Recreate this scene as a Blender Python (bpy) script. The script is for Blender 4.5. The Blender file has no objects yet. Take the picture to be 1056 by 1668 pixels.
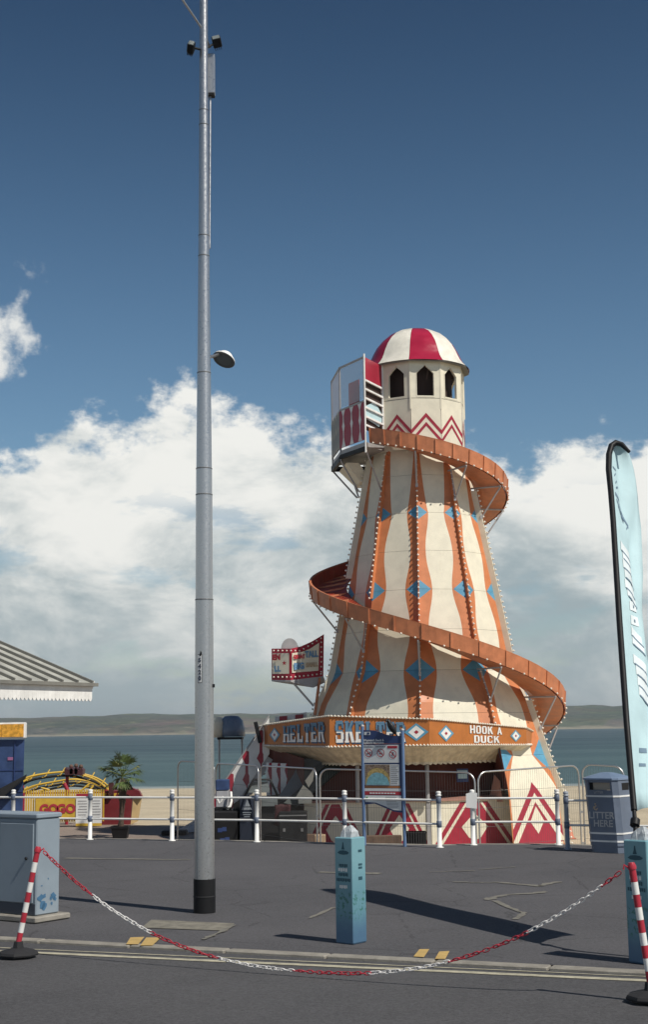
import bpy, math, random
from mathutils import Vector, Matrix
random.seed(11)
S = bpy.context.scene
COL = S.collection
R = math.radians
pi = math.pi

# ------------------------------------------------------------------ camera
FPX, CX, CY, EYE = 2317.0, 528.0, 834.0, 1.8          # 50 mm lens on 24x36 film held upright
PITCH, ROLL = math.atan(355.5 / FPX), R(0.8)
_f = Vector((0, math.cos(PITCH), math.sin(PITCH)))
_r0 = Vector((1, 0, 0)); _u0 = _r0.cross(_f)
_r = math.cos(ROLL) * _r0 - math.sin(ROLL) * _u0
_u = math.cos(ROLL) * _u0 + math.sin(ROLL) * _r0
cam = bpy.data.objects.new('camera', bpy.data.cameras.new('camera'))
COL.objects.link(cam)
cam.matrix_world = Matrix(((_r.x, _u.x, -_f.x, 0), (_r.y, _u.y, -_f.y, 0), (_r.z, _u.z, -_f.z, EYE), (0, 0, 0, 1)))
cam.data.sensor_fit = 'VERTICAL'; cam.data.sensor_height = 36; cam.data.lens = 50
cam.data.clip_start = 0.1; cam.data.clip_end = 20000
S.camera = cam

# ------------------------------------------------------------------ light and sky
SUN_EL = R(49.5)
SUN_AZ = math.atan2(0.76, -0.65)                       # clockwise from +Y
sdir = Vector((math.sin(SUN_AZ) * math.cos(SUN_EL), math.cos(SUN_AZ) * math.cos(SUN_EL), math.sin(SUN_EL)))
sl = bpy.data.lights.new('sun', 'SUN'); sl.energy = 4.3; sl.angle = R(0.53); sl.color = (1.0, 0.95, 0.86)
so = bpy.data.objects.new('sun', sl); COL.objects.link(so)
so.rotation_euler = sdir.to_track_quat('Z', 'Y').to_euler()
S.view_settings.view_transform = 'Standard'; S.view_settings.look = 'None'
S.view_settings.gamma = 1.0; S.view_settings.exposure = 0.0; S.view_settings.use_curve_mapping = False

W = bpy.data.worlds.new('World'); S.world = W; W.use_nodes = True
nt = W.node_tree; nt.nodes.clear()
class NG:
    def __init__(s, t): s.t = t
    def n(s, typ, **k):
        nd = s.t.nodes.new(typ)
        for a, b in k.items(): setattr(nd, a, b)
        return nd
    def put(s, sock, v):
        if isinstance(v, bpy.types.NodeSocket): s.t.links.new(v, sock)
        elif v is not None: sock.default_value = v
    def m(s, op, a, b=None, c=None, clamp=False):
        nd = s.n('ShaderNodeMath', operation=op); nd.use_clamp = clamp
        for i, v in enumerate((a, b, c)): s.put(nd.inputs[i], v)
        return nd.outputs[0]
    def ramp(s, v, lo, hi, a=0.0, b=1.0):
        nd = s.n('ShaderNodeMapRange', interpolation_type='SMOOTHSTEP')
        for i, x in enumerate((v, lo, hi, a, b)): s.put(nd.inputs[i], x)
        return nd.outputs[0]
    def noise(s, vec, scale, detail=4, rough=.5, dist=0.0):
        nd = s.n('ShaderNodeTexNoise'); s.put(nd.inputs['Vector'], vec)
        nd.inputs['Scale'].default_value = scale; nd.inputs['Detail'].default_value = detail
        nd.inputs['Roughness'].default_value = rough; nd.inputs['Distortion'].default_value = dist
        return nd.outputs['Fac']
    def mix(s, f, a, b, typ='MIX'):
        nd = s.n('ShaderNodeMix', data_type='RGBA', blend_type=typ)
        s.put(nd.inputs[0], f); s.put(nd.inputs[6], a); s.put(nd.inputs[7], b)
        return nd.outputs[2]
    def scale(s, vec, k):
        nd = s.n('ShaderNodeVectorMath', operation='MULTIPLY'); s.put(nd.inputs[0], vec); nd.inputs[1].default_value = k
        return nd.outputs[0]
    def add(s, vec, k):
        nd = s.n('ShaderNodeVectorMath', operation='ADD'); s.put(nd.inputs[0], vec); nd.inputs[1].default_value = k
        return nd.outputs[0]
g = NG(nt)
sky = g.n('ShaderNodeTexSky', sky_type='NISHITA'); sky.sun_disc = False
sky.sun_elevation = SUN_EL; sky.sun_rotation = SUN_AZ
sky.air_density = 1.0; sky.dust_density = 0.3; sky.ozone_density = 2.5; sky.altitude = 0
hsv = g.n('ShaderNodeHueSaturation'); hsv.inputs['Saturation'].default_value = 1.12; hsv.inputs['Hue'].default_value = .492; hsv.inputs['Value'].default_value = 0.80
g.put(hsv.inputs['Color'], sky.outputs[0])
tc = g.n('ShaderNodeTexCoord'); D = tc.outputs['Generated']
sep = g.n('ShaderNodeSeparateXYZ'); g.put(sep.inputs[0], D)
dx, dy, dz = sep.outputs
az = g.m('ARCTAN2', dx, dy)
# the clear sky deepens upwards and stays deep overhead
blue = g.mix(1.0, hsv.outputs[0], g.mix(g.ramp(dz, .16, .60), (1, 1, 1, 1), (.30, .36, .44, 1)), 'MULTIPLY')
def gauss(v, c, w):
    t = g.m('DIVIDE', g.m('SUBTRACT', v, c), w)
    return g.m('EXPONENT', g.m('MULTIPLY', g.m('MULTIPLY', t, t), -1.0))
dirs = g.scale(D, (1, 1, 1.5))
nA = g.noise(dirs, 9.0, 8, .60)
nB = g.noise(g.add(dirs, (3.1, 1.7, .4)), 26.0, 6, .6)
nC = g.noise(g.add(D, (5.3, 2.9, 1.4)), 12.0, 7, .58)
wob = g.m('ADD', g.m('MULTIPLY', g.m('SUBTRACT', nA, .5), .13), g.m('MULTIPLY', g.m('SUBTRACT', nB, .5), .09))
# cumulus bank: its top is 10.5 degrees up, with one higher tower
top = g.m('ADD', g.m('ADD', .188, g.m('MULTIPLY', gauss(az, -.105, .072), .052)), wob)
bank = g.ramp(g.m('SUBTRACT', top, dz), -.008, .014)
patch = g.m('ADD', g.m('MULTIPLY', gauss(az, -.248, .050), gauss(dz, .247, .048)), g.m('ADD', g.m('MULTIPLY', g.m('SUBTRACT', nC, .5), 3.2), g.m('MULTIPLY', g.m('SUBTRACT', nB, .5), .9)))
patch = g.m('MULTIPLY', g.ramp(patch, .50, .88, 0, .85), g.ramp(g.m('MULTIPLY', gauss(az, -.248, .075), gauss(dz, .247, .065)), .10, .40))
holes = g.noise(g.add(g.scale(D, (1, 1, 3.0)), (7, 2, 5.6)), 9.0, 7, .62)
thin = g.m('MAXIMUM', g.ramp(holes, .53, .66, 1.0, .42), g.ramp(dz, .125, .175))
cover = g.m('MAXIMUM', g.m('MULTIPLY', bank, thin), patch)
sh = g.noise(g.add(g.scale(D, (1, 1, 2.0)), (1.3, 5.2, 2.2)), 8.5, 8, .60, .3)
lum = g.m('ADD', g.m('MULTIPLY', g.m('SUBTRACT', sh, .5), 3.0), g.ramp(dz, .03, .19, .20, 1.0))
lum = g.m('ADD', lum, g.m('MULTIPLY', g.m('SUBTRACT', nB, .5), .5))
lum = g.ramp(lum, .05, 1.05)
ccol = g.mix(lum, (3.5, 4.3, 4.6, 1), (9.0, 9.0, 8.6, 1))
hz = g.ramp(dz, .0, .12, .55, 0.0)
ccol = g.mix(hz, ccol, (4.1, 4.75, 4.9, 1))
out = g.mix(cover, blue, ccol)
bg = g.n('ShaderNodeBackground'); bg.inputs['Strength'].default_value = 0.1
g.put(bg.inputs['Color'], out)
wo = g.n('ShaderNodeOutputWorld'); nt.links.new(bg.outputs[0], wo.inputs['Surface'])

# ------------------------------------------------------------------ measuring helpers
def ray(x, y): return _f + (x - CX) / FPX * _r - (y - CY) / FPX * _u
def at(x, y, Y):
    d = ray(x, y); t = Y / d.y
    return Vector((d.x * t, Y, EYE + d.z * t))
def gnd(x, y, z=0.0):
    d = ray(x, y); t = (z - EYE) / d.z
    return Vector((d.x * t, d.y * t, z))

# ------------------------------------------------------------------ mesh helpers
WL = {}
def wl(o):
    return WL.get(o, Vector((0, 0, 0))) if o else Vector((0, 0, 0))
class MB:
    def __init__(s): s.v, s.f, s.m, s.sm = [], [], [], []
    def poly(s, pts, m=0, smooth=False):
        b = len(s.v); s.v += [Vector(p) for p in pts]
        s.f.append(list(range(b, b + len(pts)))); s.m.append(m); s.sm.append(smooth)
        return s
    def grid(s, P, m=0, smooth=True, close=False, mf=None):
        b = len(s.v); n, k = len(P), len(P[0])
        for row in P: s.v += [Vector(p) for p in row]
        for i in range(n - 1):
            for j in range(k if close else k - 1):
                j2 = (j + 1) % k
                s.f.append([b + i * k + j, b + i * k + j2, b + (i + 1) * k + j2, b + (i + 1) * k + j])
                s.m.append(mf(i, j) if mf else m); s.sm.append(smooth)
        return s
    def box(s, c, d, m=0, ax=None, bev=0.0):
        c = Vector(c); X, Y, Z = ax if ax else (Vector((1, 0, 0)), Vector((0, 1, 0)), Vector((0, 0, 1)))
        X, Y, Z = Vector(X), Vector(Y), Vector(Z)
        hx, hy, hz_ = d[0] / 2, d[1] / 2, d[2] / 2
        if bev:
            b = min(bev, hx * .9, hy * .9, hz_ * .9)
            rings = []
            for (z, k) in ((-hz_, b), (-hz_ + b, 0), (hz_ - b, 0), (hz_, b)):
                a, e = hx - k, hy - k; q = b if k == 0 else b
                ring = [(-a, -e + q), (-a + q, -e), (a - q, -e), (a, -e + q), (a, e - q), (a - q, e), (-a + q, e), (-a, e - q)]
                rings.append([c + X * p[0] + Y * p[1] + Z * z for p in ring])
            s.grid(rings, m, False, True); s.poly(rings[0][::-1], m); s.poly(rings[-1], m)
            return s
        P = [c + X * (a * hx) + Y * (e * hy) + Z * (f * hz_) for f in (-1, 1) for e in (-1, 1) for a in (-1, 1)]
        b = len(s.v); s.v += P
        for q in ((0, 2, 3, 1), (4, 5, 7, 6), (0, 1, 5, 4), (2, 6, 7, 3), (0, 4, 6, 2), (1, 3, 7, 5)):
            s.f.append([b + i for i in q]); s.m.append(m); s.sm.append(False)
        return s
    def beam(s, a, b, w, h, m=0, up=(0, 0, 1)):
        a, b = Vector(a), Vector(b); X = (b - a); L = X.length; X.normalize()
        up = Vector(up); Y = up.cross(X)
        if Y.length < 1e-4: Y = Vector((0, 1, 0)).cross(X)
        Y.normalize(); Z = X.cross(Y)
        return s.box((a + b) / 2, (L, w, h), m, (X, Y, Z))
    def tube(s, pts, r, n=8, m=0, cap=True, smooth=True):
        pts = [Vector(p) for p in pts]; rings = []
        rs = r if isinstance(r, (list, tuple)) else [r] * len(pts)
        T0 = (pts[1] - pts[0]).normalized()
        A = T0.cross(Vector((0, 0, 1)))
        if A.length < .05: A = T0.cross(Vector((0, 1, 0)))
        A.normalize()
        for i, p in enumerate(pts):
            T = (pts[min(i + 1, len(pts) - 1)] - pts[max(i - 1, 0)]).normalized()
            A = (A - T * A.dot(T)).normalized(); B = T.cross(A)
            rings.append([p + (A * math.cos(2 * pi * k / n) + B * math.sin(2 * pi * k / n)) * rs[i] for k in range(n)])
        s.grid(rings, m, smooth, True)
        if cap: s.poly(rings[0][::-1], m); s.poly(rings[-1], m)
        return s
    def lathe(s, prof, c=(0, 0, 0), n=16, m=0, smooth=True, a0=0.0, a1=2 * pi, mf=None):
        c = Vector(c); full = abs(a1 - a0 - 2 * pi) < 1e-6
        k = n if full else n + 1
        P = [[c + Vector((r * math.cos(a0 + (a1 - a0) * j / n), r * math.sin(a0 + (a1 - a0) * j / n), z)) for j in range(k)] for r, z in prof]
        return s.grid(P, m, smooth, full, mf)
    def prism(s, pts, depth, m=0, ms=None):
        """pts: outline of a front face; depth: vector to the back face"""
        pts = [Vector(p) for p in pts]; d = Vector(depth)
        s.poly(pts, m); s.poly([p + d for p in pts][::-1], m if ms is None else ms)
        n = len(pts)
        for i in range(n):
            s.poly([pts[i], pts[i] + d, pts[(i + 1) % n] + d, pts[(i + 1) % n]], m if ms is None else ms)
        return s
    def octa(s, c, r, m=0):
        c = Vector(c); b = len(s.v)
        s.v += [c + Vector(d) * r for d in ((1, 0, 0), (-1, 0, 0), (0, 1, 0), (0, -1, 0), (0, 0, 1), (0, 0, -1))]
        for q in ((0, 2, 4), (2, 1, 4), (1, 3, 4), (3, 0, 4), (2, 0, 5), (1, 2, 5), (3, 1, 5), (0, 3, 5)):
            s.f.append([b + i for i in q]); s.m.append(m); s.sm.append(True)
        return s
    def ball(s, c, r, n=8, k=5, m=0, sc=(1, 1, 1)):
        c = Vector(c)
        P = [[c + Vector((r * sc[0] * math.sin(pi * i / k) * math.cos(2 * pi * j / n), r * sc[1] * math.sin(pi * i / k) * math.sin(2 * pi * j / n), r * sc[2] * math.cos(pi * i / k))) for j in range(n)] for i in range(k + 1)]
        return s.grid(P, m, True, True)
    def mesh(s, name, mats, off=Vector((0, 0, 0))):
        me = bpy.data.meshes.new(name)
        me.from_pydata([v - off for v in s.v], [], s.f)
        for m in (mats if isinstance(mats, (list, tuple)) else [mats]): me.materials.append(m)
        me.polygons.foreach_set('material_index', s.m)
        me.polygons.foreach_set('use_smooth', s.sm)
        me.validate(); me.update()
        return me
def link(name, data, parent=None, wloc=None):
    o = bpy.data.objects.new(name, data); COL.objects.link(o)
    w = Vector(wloc) if wloc is not None else wl(parent)
    WL[o] = w
    if parent: o.parent = parent
    o.location = w - wl(parent)
    return o
def part(name, mb, mats, parent, label=None, kind=None):
    o = link(name, mb.mesh(name, mats, wl(parent)), parent)
    if label: o['label'] = label
    if kind: o['kind'] = kind
    return o
def inst(name, me, parent, wloc, rot=None):
    o = link(name, me, parent, wloc)
    if rot is not None: o.rotation_euler = rot
    return o
def thing(name, loc, label, cat, group=None):
    o = link(name, None, None, loc)
    o.empty_display_size = .2
    o['label'] = label; o['category'] = cat
    if group: o['group'] = group
    return o
def solo(name, mb, mats, loc, label, cat, group=None):
    o = link(name, mb.mesh(name, mats, Vector(loc)), None, loc)
    o['label'] = label; o['category'] = cat
    if group: o['group'] = group
    return o
def struct(name, mb, mats):
    o = link(name, mb.mesh(name, mats)); o['kind'] = 'structure'
    return o
FONTS = {}
def text(name, s, size, parent, pos, X, U, m, off=0.0, ext=.002, shear=0.0, align='CENTER', sx=1.0):
    cu = bpy.data.curves.new(name, 'FONT'); cu.body = s; cu.size = size; cu.align_x = align; cu.align_y = 'CENTER'
    cu.offset = off; cu.extrude = ext; cu.shear = shear; cu.resolution_u = 3
    cu.materials.append(m)
    tmp = bpy.data.objects.new('tmp', cu); COL.objects.link(tmp)
    me = bpy.data.meshes.new_from_object(tmp.evaluated_get(bpy.context.evaluated_depsgraph_get()))
    me.name = name
    if not me.materials: me.materials.append(m)
    bpy.data.objects.remove(tmp); bpy.data.curves.remove(cu)
    o = link(name, me, parent, pos)
    X = Vector(X).normalized(); U = Vector(U); U = (U - X * U.dot(X)).normalized(); N_ = X.cross(U)
    M = Matrix(((X.x * sx, U.x, N_.x), (X.y * sx, U.y, N_.y), (X.z * sx, U.z, N_.z)))
    o.matrix_basis = Matrix.Translation(o.location) @ M.to_4x4()
    return o

# ------------------------------------------------------------------ materials
def srgb(r, gg, b):
    f = lambda c: ((c / 255 + .055) / 1.055) ** 2.4 if c > 10 else c / 255 / 12.92
    return (f(r), f(gg), f(b))
def mat(name, col, rough=.6, metal=0.0, var=.10, vscale=3.0, bump=.0, bscale=60.0, dirt=0.0, dcol=(.12, .10, .08), spec=.4):
    m = bpy.data.materials.new(name); m.use_nodes = True
    k = NG(m.node_tree); bs = m.node_tree.nodes['Principled BSDF']
    geo = k.n('ShaderNodeNewGeometry'); P = geo.outputs['Position']
    c = (*col, 1)
    f = k.noise(P, vscale, 5, .6)
    lo = tuple(x * (1 - var) for x in col) + (1,); hi = tuple(min(1, x * (1 + var)) for x in col) + (1,)
    nd = k.mix(k.ramp(f, .3, .7), lo, hi)
    if dirt:
        d = k.noise(k.scale(P, (1, 1, .35)), vscale * 2.3, 6, .65)
        nd = k.mix(k.ramp(d, .52, .78, 0, dirt), nd, (*dcol, 1))
    k.put(bs.inputs['Base Color'], nd)
    k.put(bs.inputs['Roughness'], k.ramp(f, .25, .75, max(.02, rough - .08), min(1, rough + .08)))
    bs.inputs['Metallic'].default_value = metal
    bs.inputs['Specular IOR Level'].default_value = spec
    if bump:
        b = k.n('ShaderNodeBump'); b.inputs['Strength'].default_value = bump; b.inputs['Distance'].default_value = .01
        k.put(b.inputs['Height'], k.noise(P, bscale, 4, .6)); k.put(bs.inputs['Normal'], b.outputs[0])
    return m
M = {}
M['cream'] = mat('cream paint', (.74, .69, .55), .5, var=.06, dirt=.22, dcol=(.50, .42, .31))
M['orange'] = mat('orange paint', (.57, .20, .078), .45, dirt=.2, dcol=(.24, .08, .03))
M['sky'] = mat('sky blue paint', (.10, .30, .45), .45, dirt=.15, dcol=(.05, .14, .2))
M['red'] = mat('red paint', (.34, .022, .045), .4, dirt=.15, dcol=(.15, .02, .02))
M['redgloss'] = mat('gloss red fibreglass', (.36, .018, .05), .18)
M['whitegloss'] = mat('gloss white fibreglass', (.80, .76, .66), .22, dirt=.08, dcol=(.5, .45, .35))
M['chute'] = mat('orange chute paint', (.51, .185, .085), .45, var=.16, dirt=.25, dcol=(.2, .06, .03))
M['chutein'] = mat('worn red chute lining', (.34, .055, .025), .35, var=.2)
M['white'] = mat('white paint', (.78, .77, .74), .45, dirt=.12, dcol=(.4, .36, .3))
M['bulb'] = mat('milky bulb glass', (.85, .80, .70), .25)
M['steel'] = mat('galvanised steel', (.54, .535, .53), .34, .88, var=.06, vscale=45)
M['wire'] = mat('dull wire', (.13, .13, .13), .6, .2)
M['jointgrey'] = mat('grey joint', (.16, .16, .16), .5)
M['tubegrey'] = mat('grey painted tube', (.40, .39, .39), .5, .2)
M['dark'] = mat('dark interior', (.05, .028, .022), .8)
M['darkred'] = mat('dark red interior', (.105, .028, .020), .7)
M['black'] = mat('black plastic', (.012, .012, .013), .55, spec=.25)
M['blackrub'] = mat('black rubber', (.022, .022, .024), .8, bump=.2)
M['postblue'] = mat('blue grey band paint', (.12, .145, .20), .5)
M['binblue'] = mat('slate blue bin', (.135, .165, .22), .5, bump=.1, bscale=120)
M['cab'] = mat('pale blue grey cabinet', (.25, .30, .345), .5, var=.06, dirt=.12, dcol=(.16, .2, .25))
M['navy'] = mat('navy blue sign', (.03, .055, .16), .4)
M['signblue'] = mat('blue sign post', (.12, .19, .33), .4)
M['paper'] = mat('white sign face', (.74, .74, .72), .5, var=.04)
M['textdark'] = mat('dark print', (.06, .07, .10), .6)
M['textred'] = mat('red print', (.42, .035, .05), .6)
M['textblue'] = mat('blue print', (.13, .26, .42), .6)
M['texttan'] = mat('tan print', (.48, .36, .24), .6)
M['letterblue'] = mat('letter blue', (.11, .22, .33), .5)
M['lettershadow'] = mat('letter shadow blue', (.035, .085, .16), .5)
M['canopyorange'] = mat('canopy orange', (.44, .15, .035), .45, dirt=.2, dcol=(.25, .09, .03))
M['valance'] = mat('cream vinyl valance', (.62, .54, .40), .6, var=.16, vscale=6)
M['counter'] = mat('brown pink counter', (.36, .19, .15), .5)
M['wood'] = mat('shade-darkened weathered timber', (.13, .085, .06), .8, var=.25, vscale=9, bump=.3)  # base colour lowered to carry the canopy's shade on the beams
M['concrete'] = mat('pale concrete', (.27, .25, .215), .85, var=.18, vscale=6, bump=.4, dirt=.3, dcol=(.16, .15, .13))
M['turq'] = mat('turquoise print', (.13, .36, .44), .4)
M['flag'] = mat('pale blue flag cloth', (.46, .62, .65), .7, var=.06)
M['chainred'] = mat('red chain plastic', (.42, .03, .05), .4)
M['chainwhite'] = mat('white chain plastic', (.74, .72, .70), .4)
M['yellow'] = mat('yellow paint', (.62, .40, .05), .45, dirt=.15)
M['amber'] = mat('amber sign face', (.72, .36, .05), .5, var=.35, vscale=14)
M['kioskblue'] = mat('royal blue tarp', (.035, .065, .16), .5, var=.3, vscale=2)
M['trunk'] = mat('fibrous palm trunk', (.085, .06, .045), .9, bump=1.0, bscale=40)
M['frond'] = mat('palm green', (.10, .14, .045), .5, var=.4, vscale=5)
M['frondpale'] = mat('yellowing palm green', (.22, .22, .07), .55, var=.3)
M['roofgrey'] = mat('weathered roof metal', (.40, .40, .36), .6, var=.15, vscale=4)
M['roofrib'] = mat('dark roof rib', (.19, .185, .165), .7)
M['paleyellow'] = mat('faded yellow road paint', (.42, .39, .29), .8, var=.2, vscale=11, dirt=.55, dcol=(.13, .125, .12))
M['blip'] = mat('yellow kerb mark', (.50, .34, .12), .75, dirt=.35, dcol=(.2, .17, .13), vscale=9)
M['bird'] = mat('black feathers', (.012, .012, .014), .5)
M['glassgrey'] = mat('grey hood glass', (.16, .18, .18), .2)
M['greentarp'] = mat('dark green ramp', (.018, .028, .026), .5)
M['greyboard'] = mat('grey ramp side', (.20, .21, .21), .6)
M['bollardgrey'] = mat('grey crumpled plastic', (.42, .45, .47), .4, var=.2, vscale=30)

def ground_mat(name, base, tint, patch=.35, speck=.5, crack=True):
    m = bpy.data.materials.new(name); m.use_nodes = True
    k = NG(m.node_tree); bs = m.node_tree.nodes['Principled BSDF']
    P = k.n('ShaderNodeNewGeometry').outputs['Position']
    big = k.ramp(k.noise(P, .35, 6, .62), .33, .68)
    mid = k.ramp(k.noise(k.add(P, (7, 3, 0)), 2.2, 6, .68), .35, .7)
    fine = k.noise(P, 140, 2, .7)
    c = k.mix(big, (*[x * (1 - patch * .62) for x in base], 1), (*tint, 1))
    c = k.mix(k.m('MULTIPLY', mid, .35), c, (*[x * 1.35 for x in base], 1))
    c = k.mix(k.ramp(fine, .32, .72, 0, speck), c, (*[x * 1.9 for x in base], 1))
    c = k.mix(k.ramp(k.noise(k.add(P, (1, 9, 2)), 95, 2, .6), .60, .75, 0, .6), c, (*[x * .35 for x in base], 1))
    c = k.mix(k.ramp(k.noise(k.add(P, (2, 5, 8)), 30, 3, .8), .42, .62, 0, .40), c, (*[x * 2.0 for x in base], 1))
    c = k.mix(k.ramp(k.noise(k.add(P, (9, 1, 3)), 38, 3, .75), .52, .68, 0, .45), c, (*[x * .32 for x in base], 1))
    vg = k.n('ShaderNodeTexVoronoi'); vg.inputs['Scale'].default_value = 1.7; k.put(vg.inputs['Vector'], P)
    c = k.mix(k.ramp(vg.outputs['Distance'], .025, .05, .55, 0), c, (*[x * .45 for x in base], 1))
    st = k.ramp(k.noise(k.add(P, (11, 4, 0)), 1.1, 5, .6, 1.2), .62, .74, 0, .35)
    c = k.mix(st, c, (*[x * .55 for x in base], 1))
    if crack:
        v = k.n('ShaderNodeTexVoronoi', feature='DISTANCE_TO_EDGE'); v.inputs['Scale'].default_value = .55
        k.put(v.inputs['Vector'], k.add(P, (0, 0, 0)))
        wv = k.noise(P, 3, 4, .6)
        d = k.m('ADD', v.outputs['Distance'], k.m('MULTIPLY', k.m('SUBTRACT', wv, .5), .08))
        c = k.mix(k.ramp(k.m('ABSOLUTE', d), .0, .008, .5, 0), c, (*[x * .4 for x in base], 1))
    k.put(bs.inputs['Base Color'], c); bs.inputs['Roughness'].default_value = .88
    bs.inputs['Specular IOR Level'].default_value = .3
    b = k.n('ShaderNodeBump'); b.inputs['Strength'].default_value = .55; b.inputs['Distance'].default_value = .006
    k.put(b.inputs['Height'], k.noise(P, 160, 3, .65)); k.put(bs.inputs['Normal'], b.outputs[0])
    return m
M['pave'] = ground_mat('worn promenade asphalt', (.070, .0685, .073), (.088, .085, .089))
M['road'] = ground_mat('road asphalt', (.064, .063, .066), (.076, .075, .077), crack=False)
M['lowpave'] = ground_mat('brown esplanade paving', (.19, .15, .125), (.23, .19, .16), crack=False)
M['sand'] = ground_mat('dry sand', (.40, .335, .235), (.50, .43, .31), .3, .3, False)

# ------------------------------------------------------------------ ground, sea, far shore
GB = -1.28                                             # level of the beach side below the promenade
V3 = lambda x, y, z=0.0: Vector((x, y, z))
kA, kB = gnd(0, 1530), gnd(1056, 1585)                  # road-side face of the kerb
KU = (kB - kA).normalized(); KN = Vector((-KU.y, KU.x, 0))
mb = MB()
edge = [(-60, 49.0), (-22, 32.6), (-9, 26.9), (-5.51, 25.36), (-4.1, 24.98), (-2.64, 24.45), (-1.17, 23.93), (.27, 23.2), (1.70, 22.60), (2.26, 22.72), (3.6, 22.45), (4.6, 21.6), (9, 19.6), (30, 10.2)]
edge = [V3(x, y) + KN * .16 for x, y in edge]
fk = lambda p: (p - kA).dot(KN)
near = [e - KN * (fk(e) - .15) for e in edge]
rows = [[near[i].lerp(edge[i], t) + V3(0, 0, -.003) for i in range(len(edge))] for t in (0, .25, .5, .75, 1)]
mb.grid(rows, 0, False)
struct('pavement', mb, M['pave'])
mb = MB()                                              # retaining wall face and its pale coping
for i in range(len(edge) - 1):
    a, b = edge[i], edge[i + 1]
    mb.poly([a + V3(0, 0, -.06), b + V3(0, 0, -.06), b + V3(0, 0, GB - .3), a + V3(0, 0, GB - .3)][::-1])
struct('sea_wall', mb, M['concrete'])
cop = [e for e in edge[1:-1]]
for i in range(len(cop) - 1):
    a, b = cop[i], cop[i + 1]
    n_ = max(1, round((b - a).length / 1.5))
    for k in range(n_):
        p, q = a.lerp(b, k / n_), a.lerp(b, (k + 1) / n_)
        u = (q - p).normalized(); nn = V3(-u.y, u.x)
        m_ = MB().box((p + q) / 2 + nn * .065 + V3(0, 0, -.05), ((q - p).length - .012, .13, .10 + random.uniform(0, .006)), 0, (u, nn, V3(0, 0, 1)), .01)
        o = struct('coping_stone', m_, M['concrete'])
mb = MB()                                              # road, 2 cm below the kerb
a = kA - KU * 30; b = kB + KU * 30
mb.poly([a + V3(0, 0, -.02), b + V3(0, 0, -.02), b - KN * 40 + V3(0, 0, -.02), a - KN * 40 + V3(0, 0, -.02)][::-1])
struct('road', mb, M['road'])
L = (kB - kA).length
k0 = -6.0
while k0 < L + 5:                                      # flush kerb stones
    c = kA + KU * (k0 + .455) + KN * .07
    m_ = MB().box(c + V3(0, 0, -.10 + random.uniform(-.002, .003)), (.90, .135, .205), 0, (KU, KN, V3(0, 0, 1)), .008)
    struct('kerb_stone', m_, M['concrete'])
    k0 += .915
yA, yB = gnd(0, 1549, -.016), gnd(1056, 1597, -.016)
yu = (yB - yA).normalized(); yn = V3(-yu.y, yu.x)
mb = MB()
for (o0, o1) in ((-.045, .045), (.15, .18)):
    N = 60; P0 = []
    for i in range(N + 1):
        p = yA - yu * 5 + yu * ((yB - yA).length + 10) * i / N
        jit = random.uniform(-.006, .006)
        P0.append([p + yn * (o0 + jit), p + yn * (o1 + jit * .5 + random.uniform(-.008, .004))])
    mb.grid(P0, 0, False)
struct('road_marking', mb, M['paleyellow'])
for q in (((205, 1538), (212, 1527), (235, 1526), (225, 1538)), ((228, 1540), (238, 1527), (262, 1527), (248, 1540)),
          ((674, 1558), (684, 1546), (700, 1546), (691, 1559)), ((709, 1562), (716, 1550), (733, 1549), (726, 1562))):
    mb = MB().poly([gnd(x, y, .010) for x, y in q])
    struct('kerb_marking', mb, M['blip'])
# pale worn seams and an edged inspection cover on the asphalt
def strip(pts, w, z=.003):
    P_ = []
    for i, p in enumerate(pts):
        p = gnd(*p, z); a = gnd(*pts[max(0, i - 1)], z); b = gnd(*pts[min(len(pts) - 1, i + 1)], z)
        t = (b - a).normalized(); n_ = V3(-t.y, t.x); ww = w * random.uniform(.5, 1.4)
        P_.append([p - n_ * ww / 2, p + n_ * ww / 2])
    return MB().grid(P_, 0, False)
def jag(pts, n=6, a=1.2):
    o = []
    for i in range(len(pts) - 1):
        for k in range(n):
            t = k / n; o.append((pts[i][0] + (pts[i + 1][0] - pts[i][0]) * t + random.uniform(-a, a), pts[i][1] + (pts[i + 1][1] - pts[i][1]) * t + random.uniform(-.4, .4)))
    return o + [pts[-1]]
M['seam'] = mat('pale crack filler', (.18, .17, .145), .85, var=.25, vscale=14, dirt=.85, dcol=(.10, .095, .095))
for pts, w in (([(737, 1436), (770, 1437), (815, 1437)], .06), ([(815, 1437), (880, 1443), (893, 1439), (912, 1436)], .10), ([(890, 1452), (870, 1455), (826, 1457), (806, 1461), (793, 1466)], .10),
               ([(806, 1467), (845, 1484), (855, 1486), (840, 1497)], .06), ([(700, 1420), (775, 1418)], .05), ([(520, 1420), (620, 1423)], .16), ([(505, 1495), (545, 1478)], .05), ([(105, 1398), (310, 1400)], .14), ([(840, 1412), (780, 1416)], .04)):
    struct('asphalt_seam', strip(jag(pts), w), M['seam'])
M['coverframe'] = mat('worn concrete surround', (.20, .185, .15), .9, var=.25, vscale=8, dirt=.5, dcol=(.11, .105, .10))
mb = MB().poly([gnd(x, y, .003) for x, y in ((230, 1511), (246, 1498), (382, 1504), (370, 1516))])
struct('inspection_cover', mb, M['coverframe'])
mb = strip(jag([(382, 1506), (350, 1522), (330, 1530)]), .05, .006); struct('asphalt_seam', mb, M['seam'])

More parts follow.
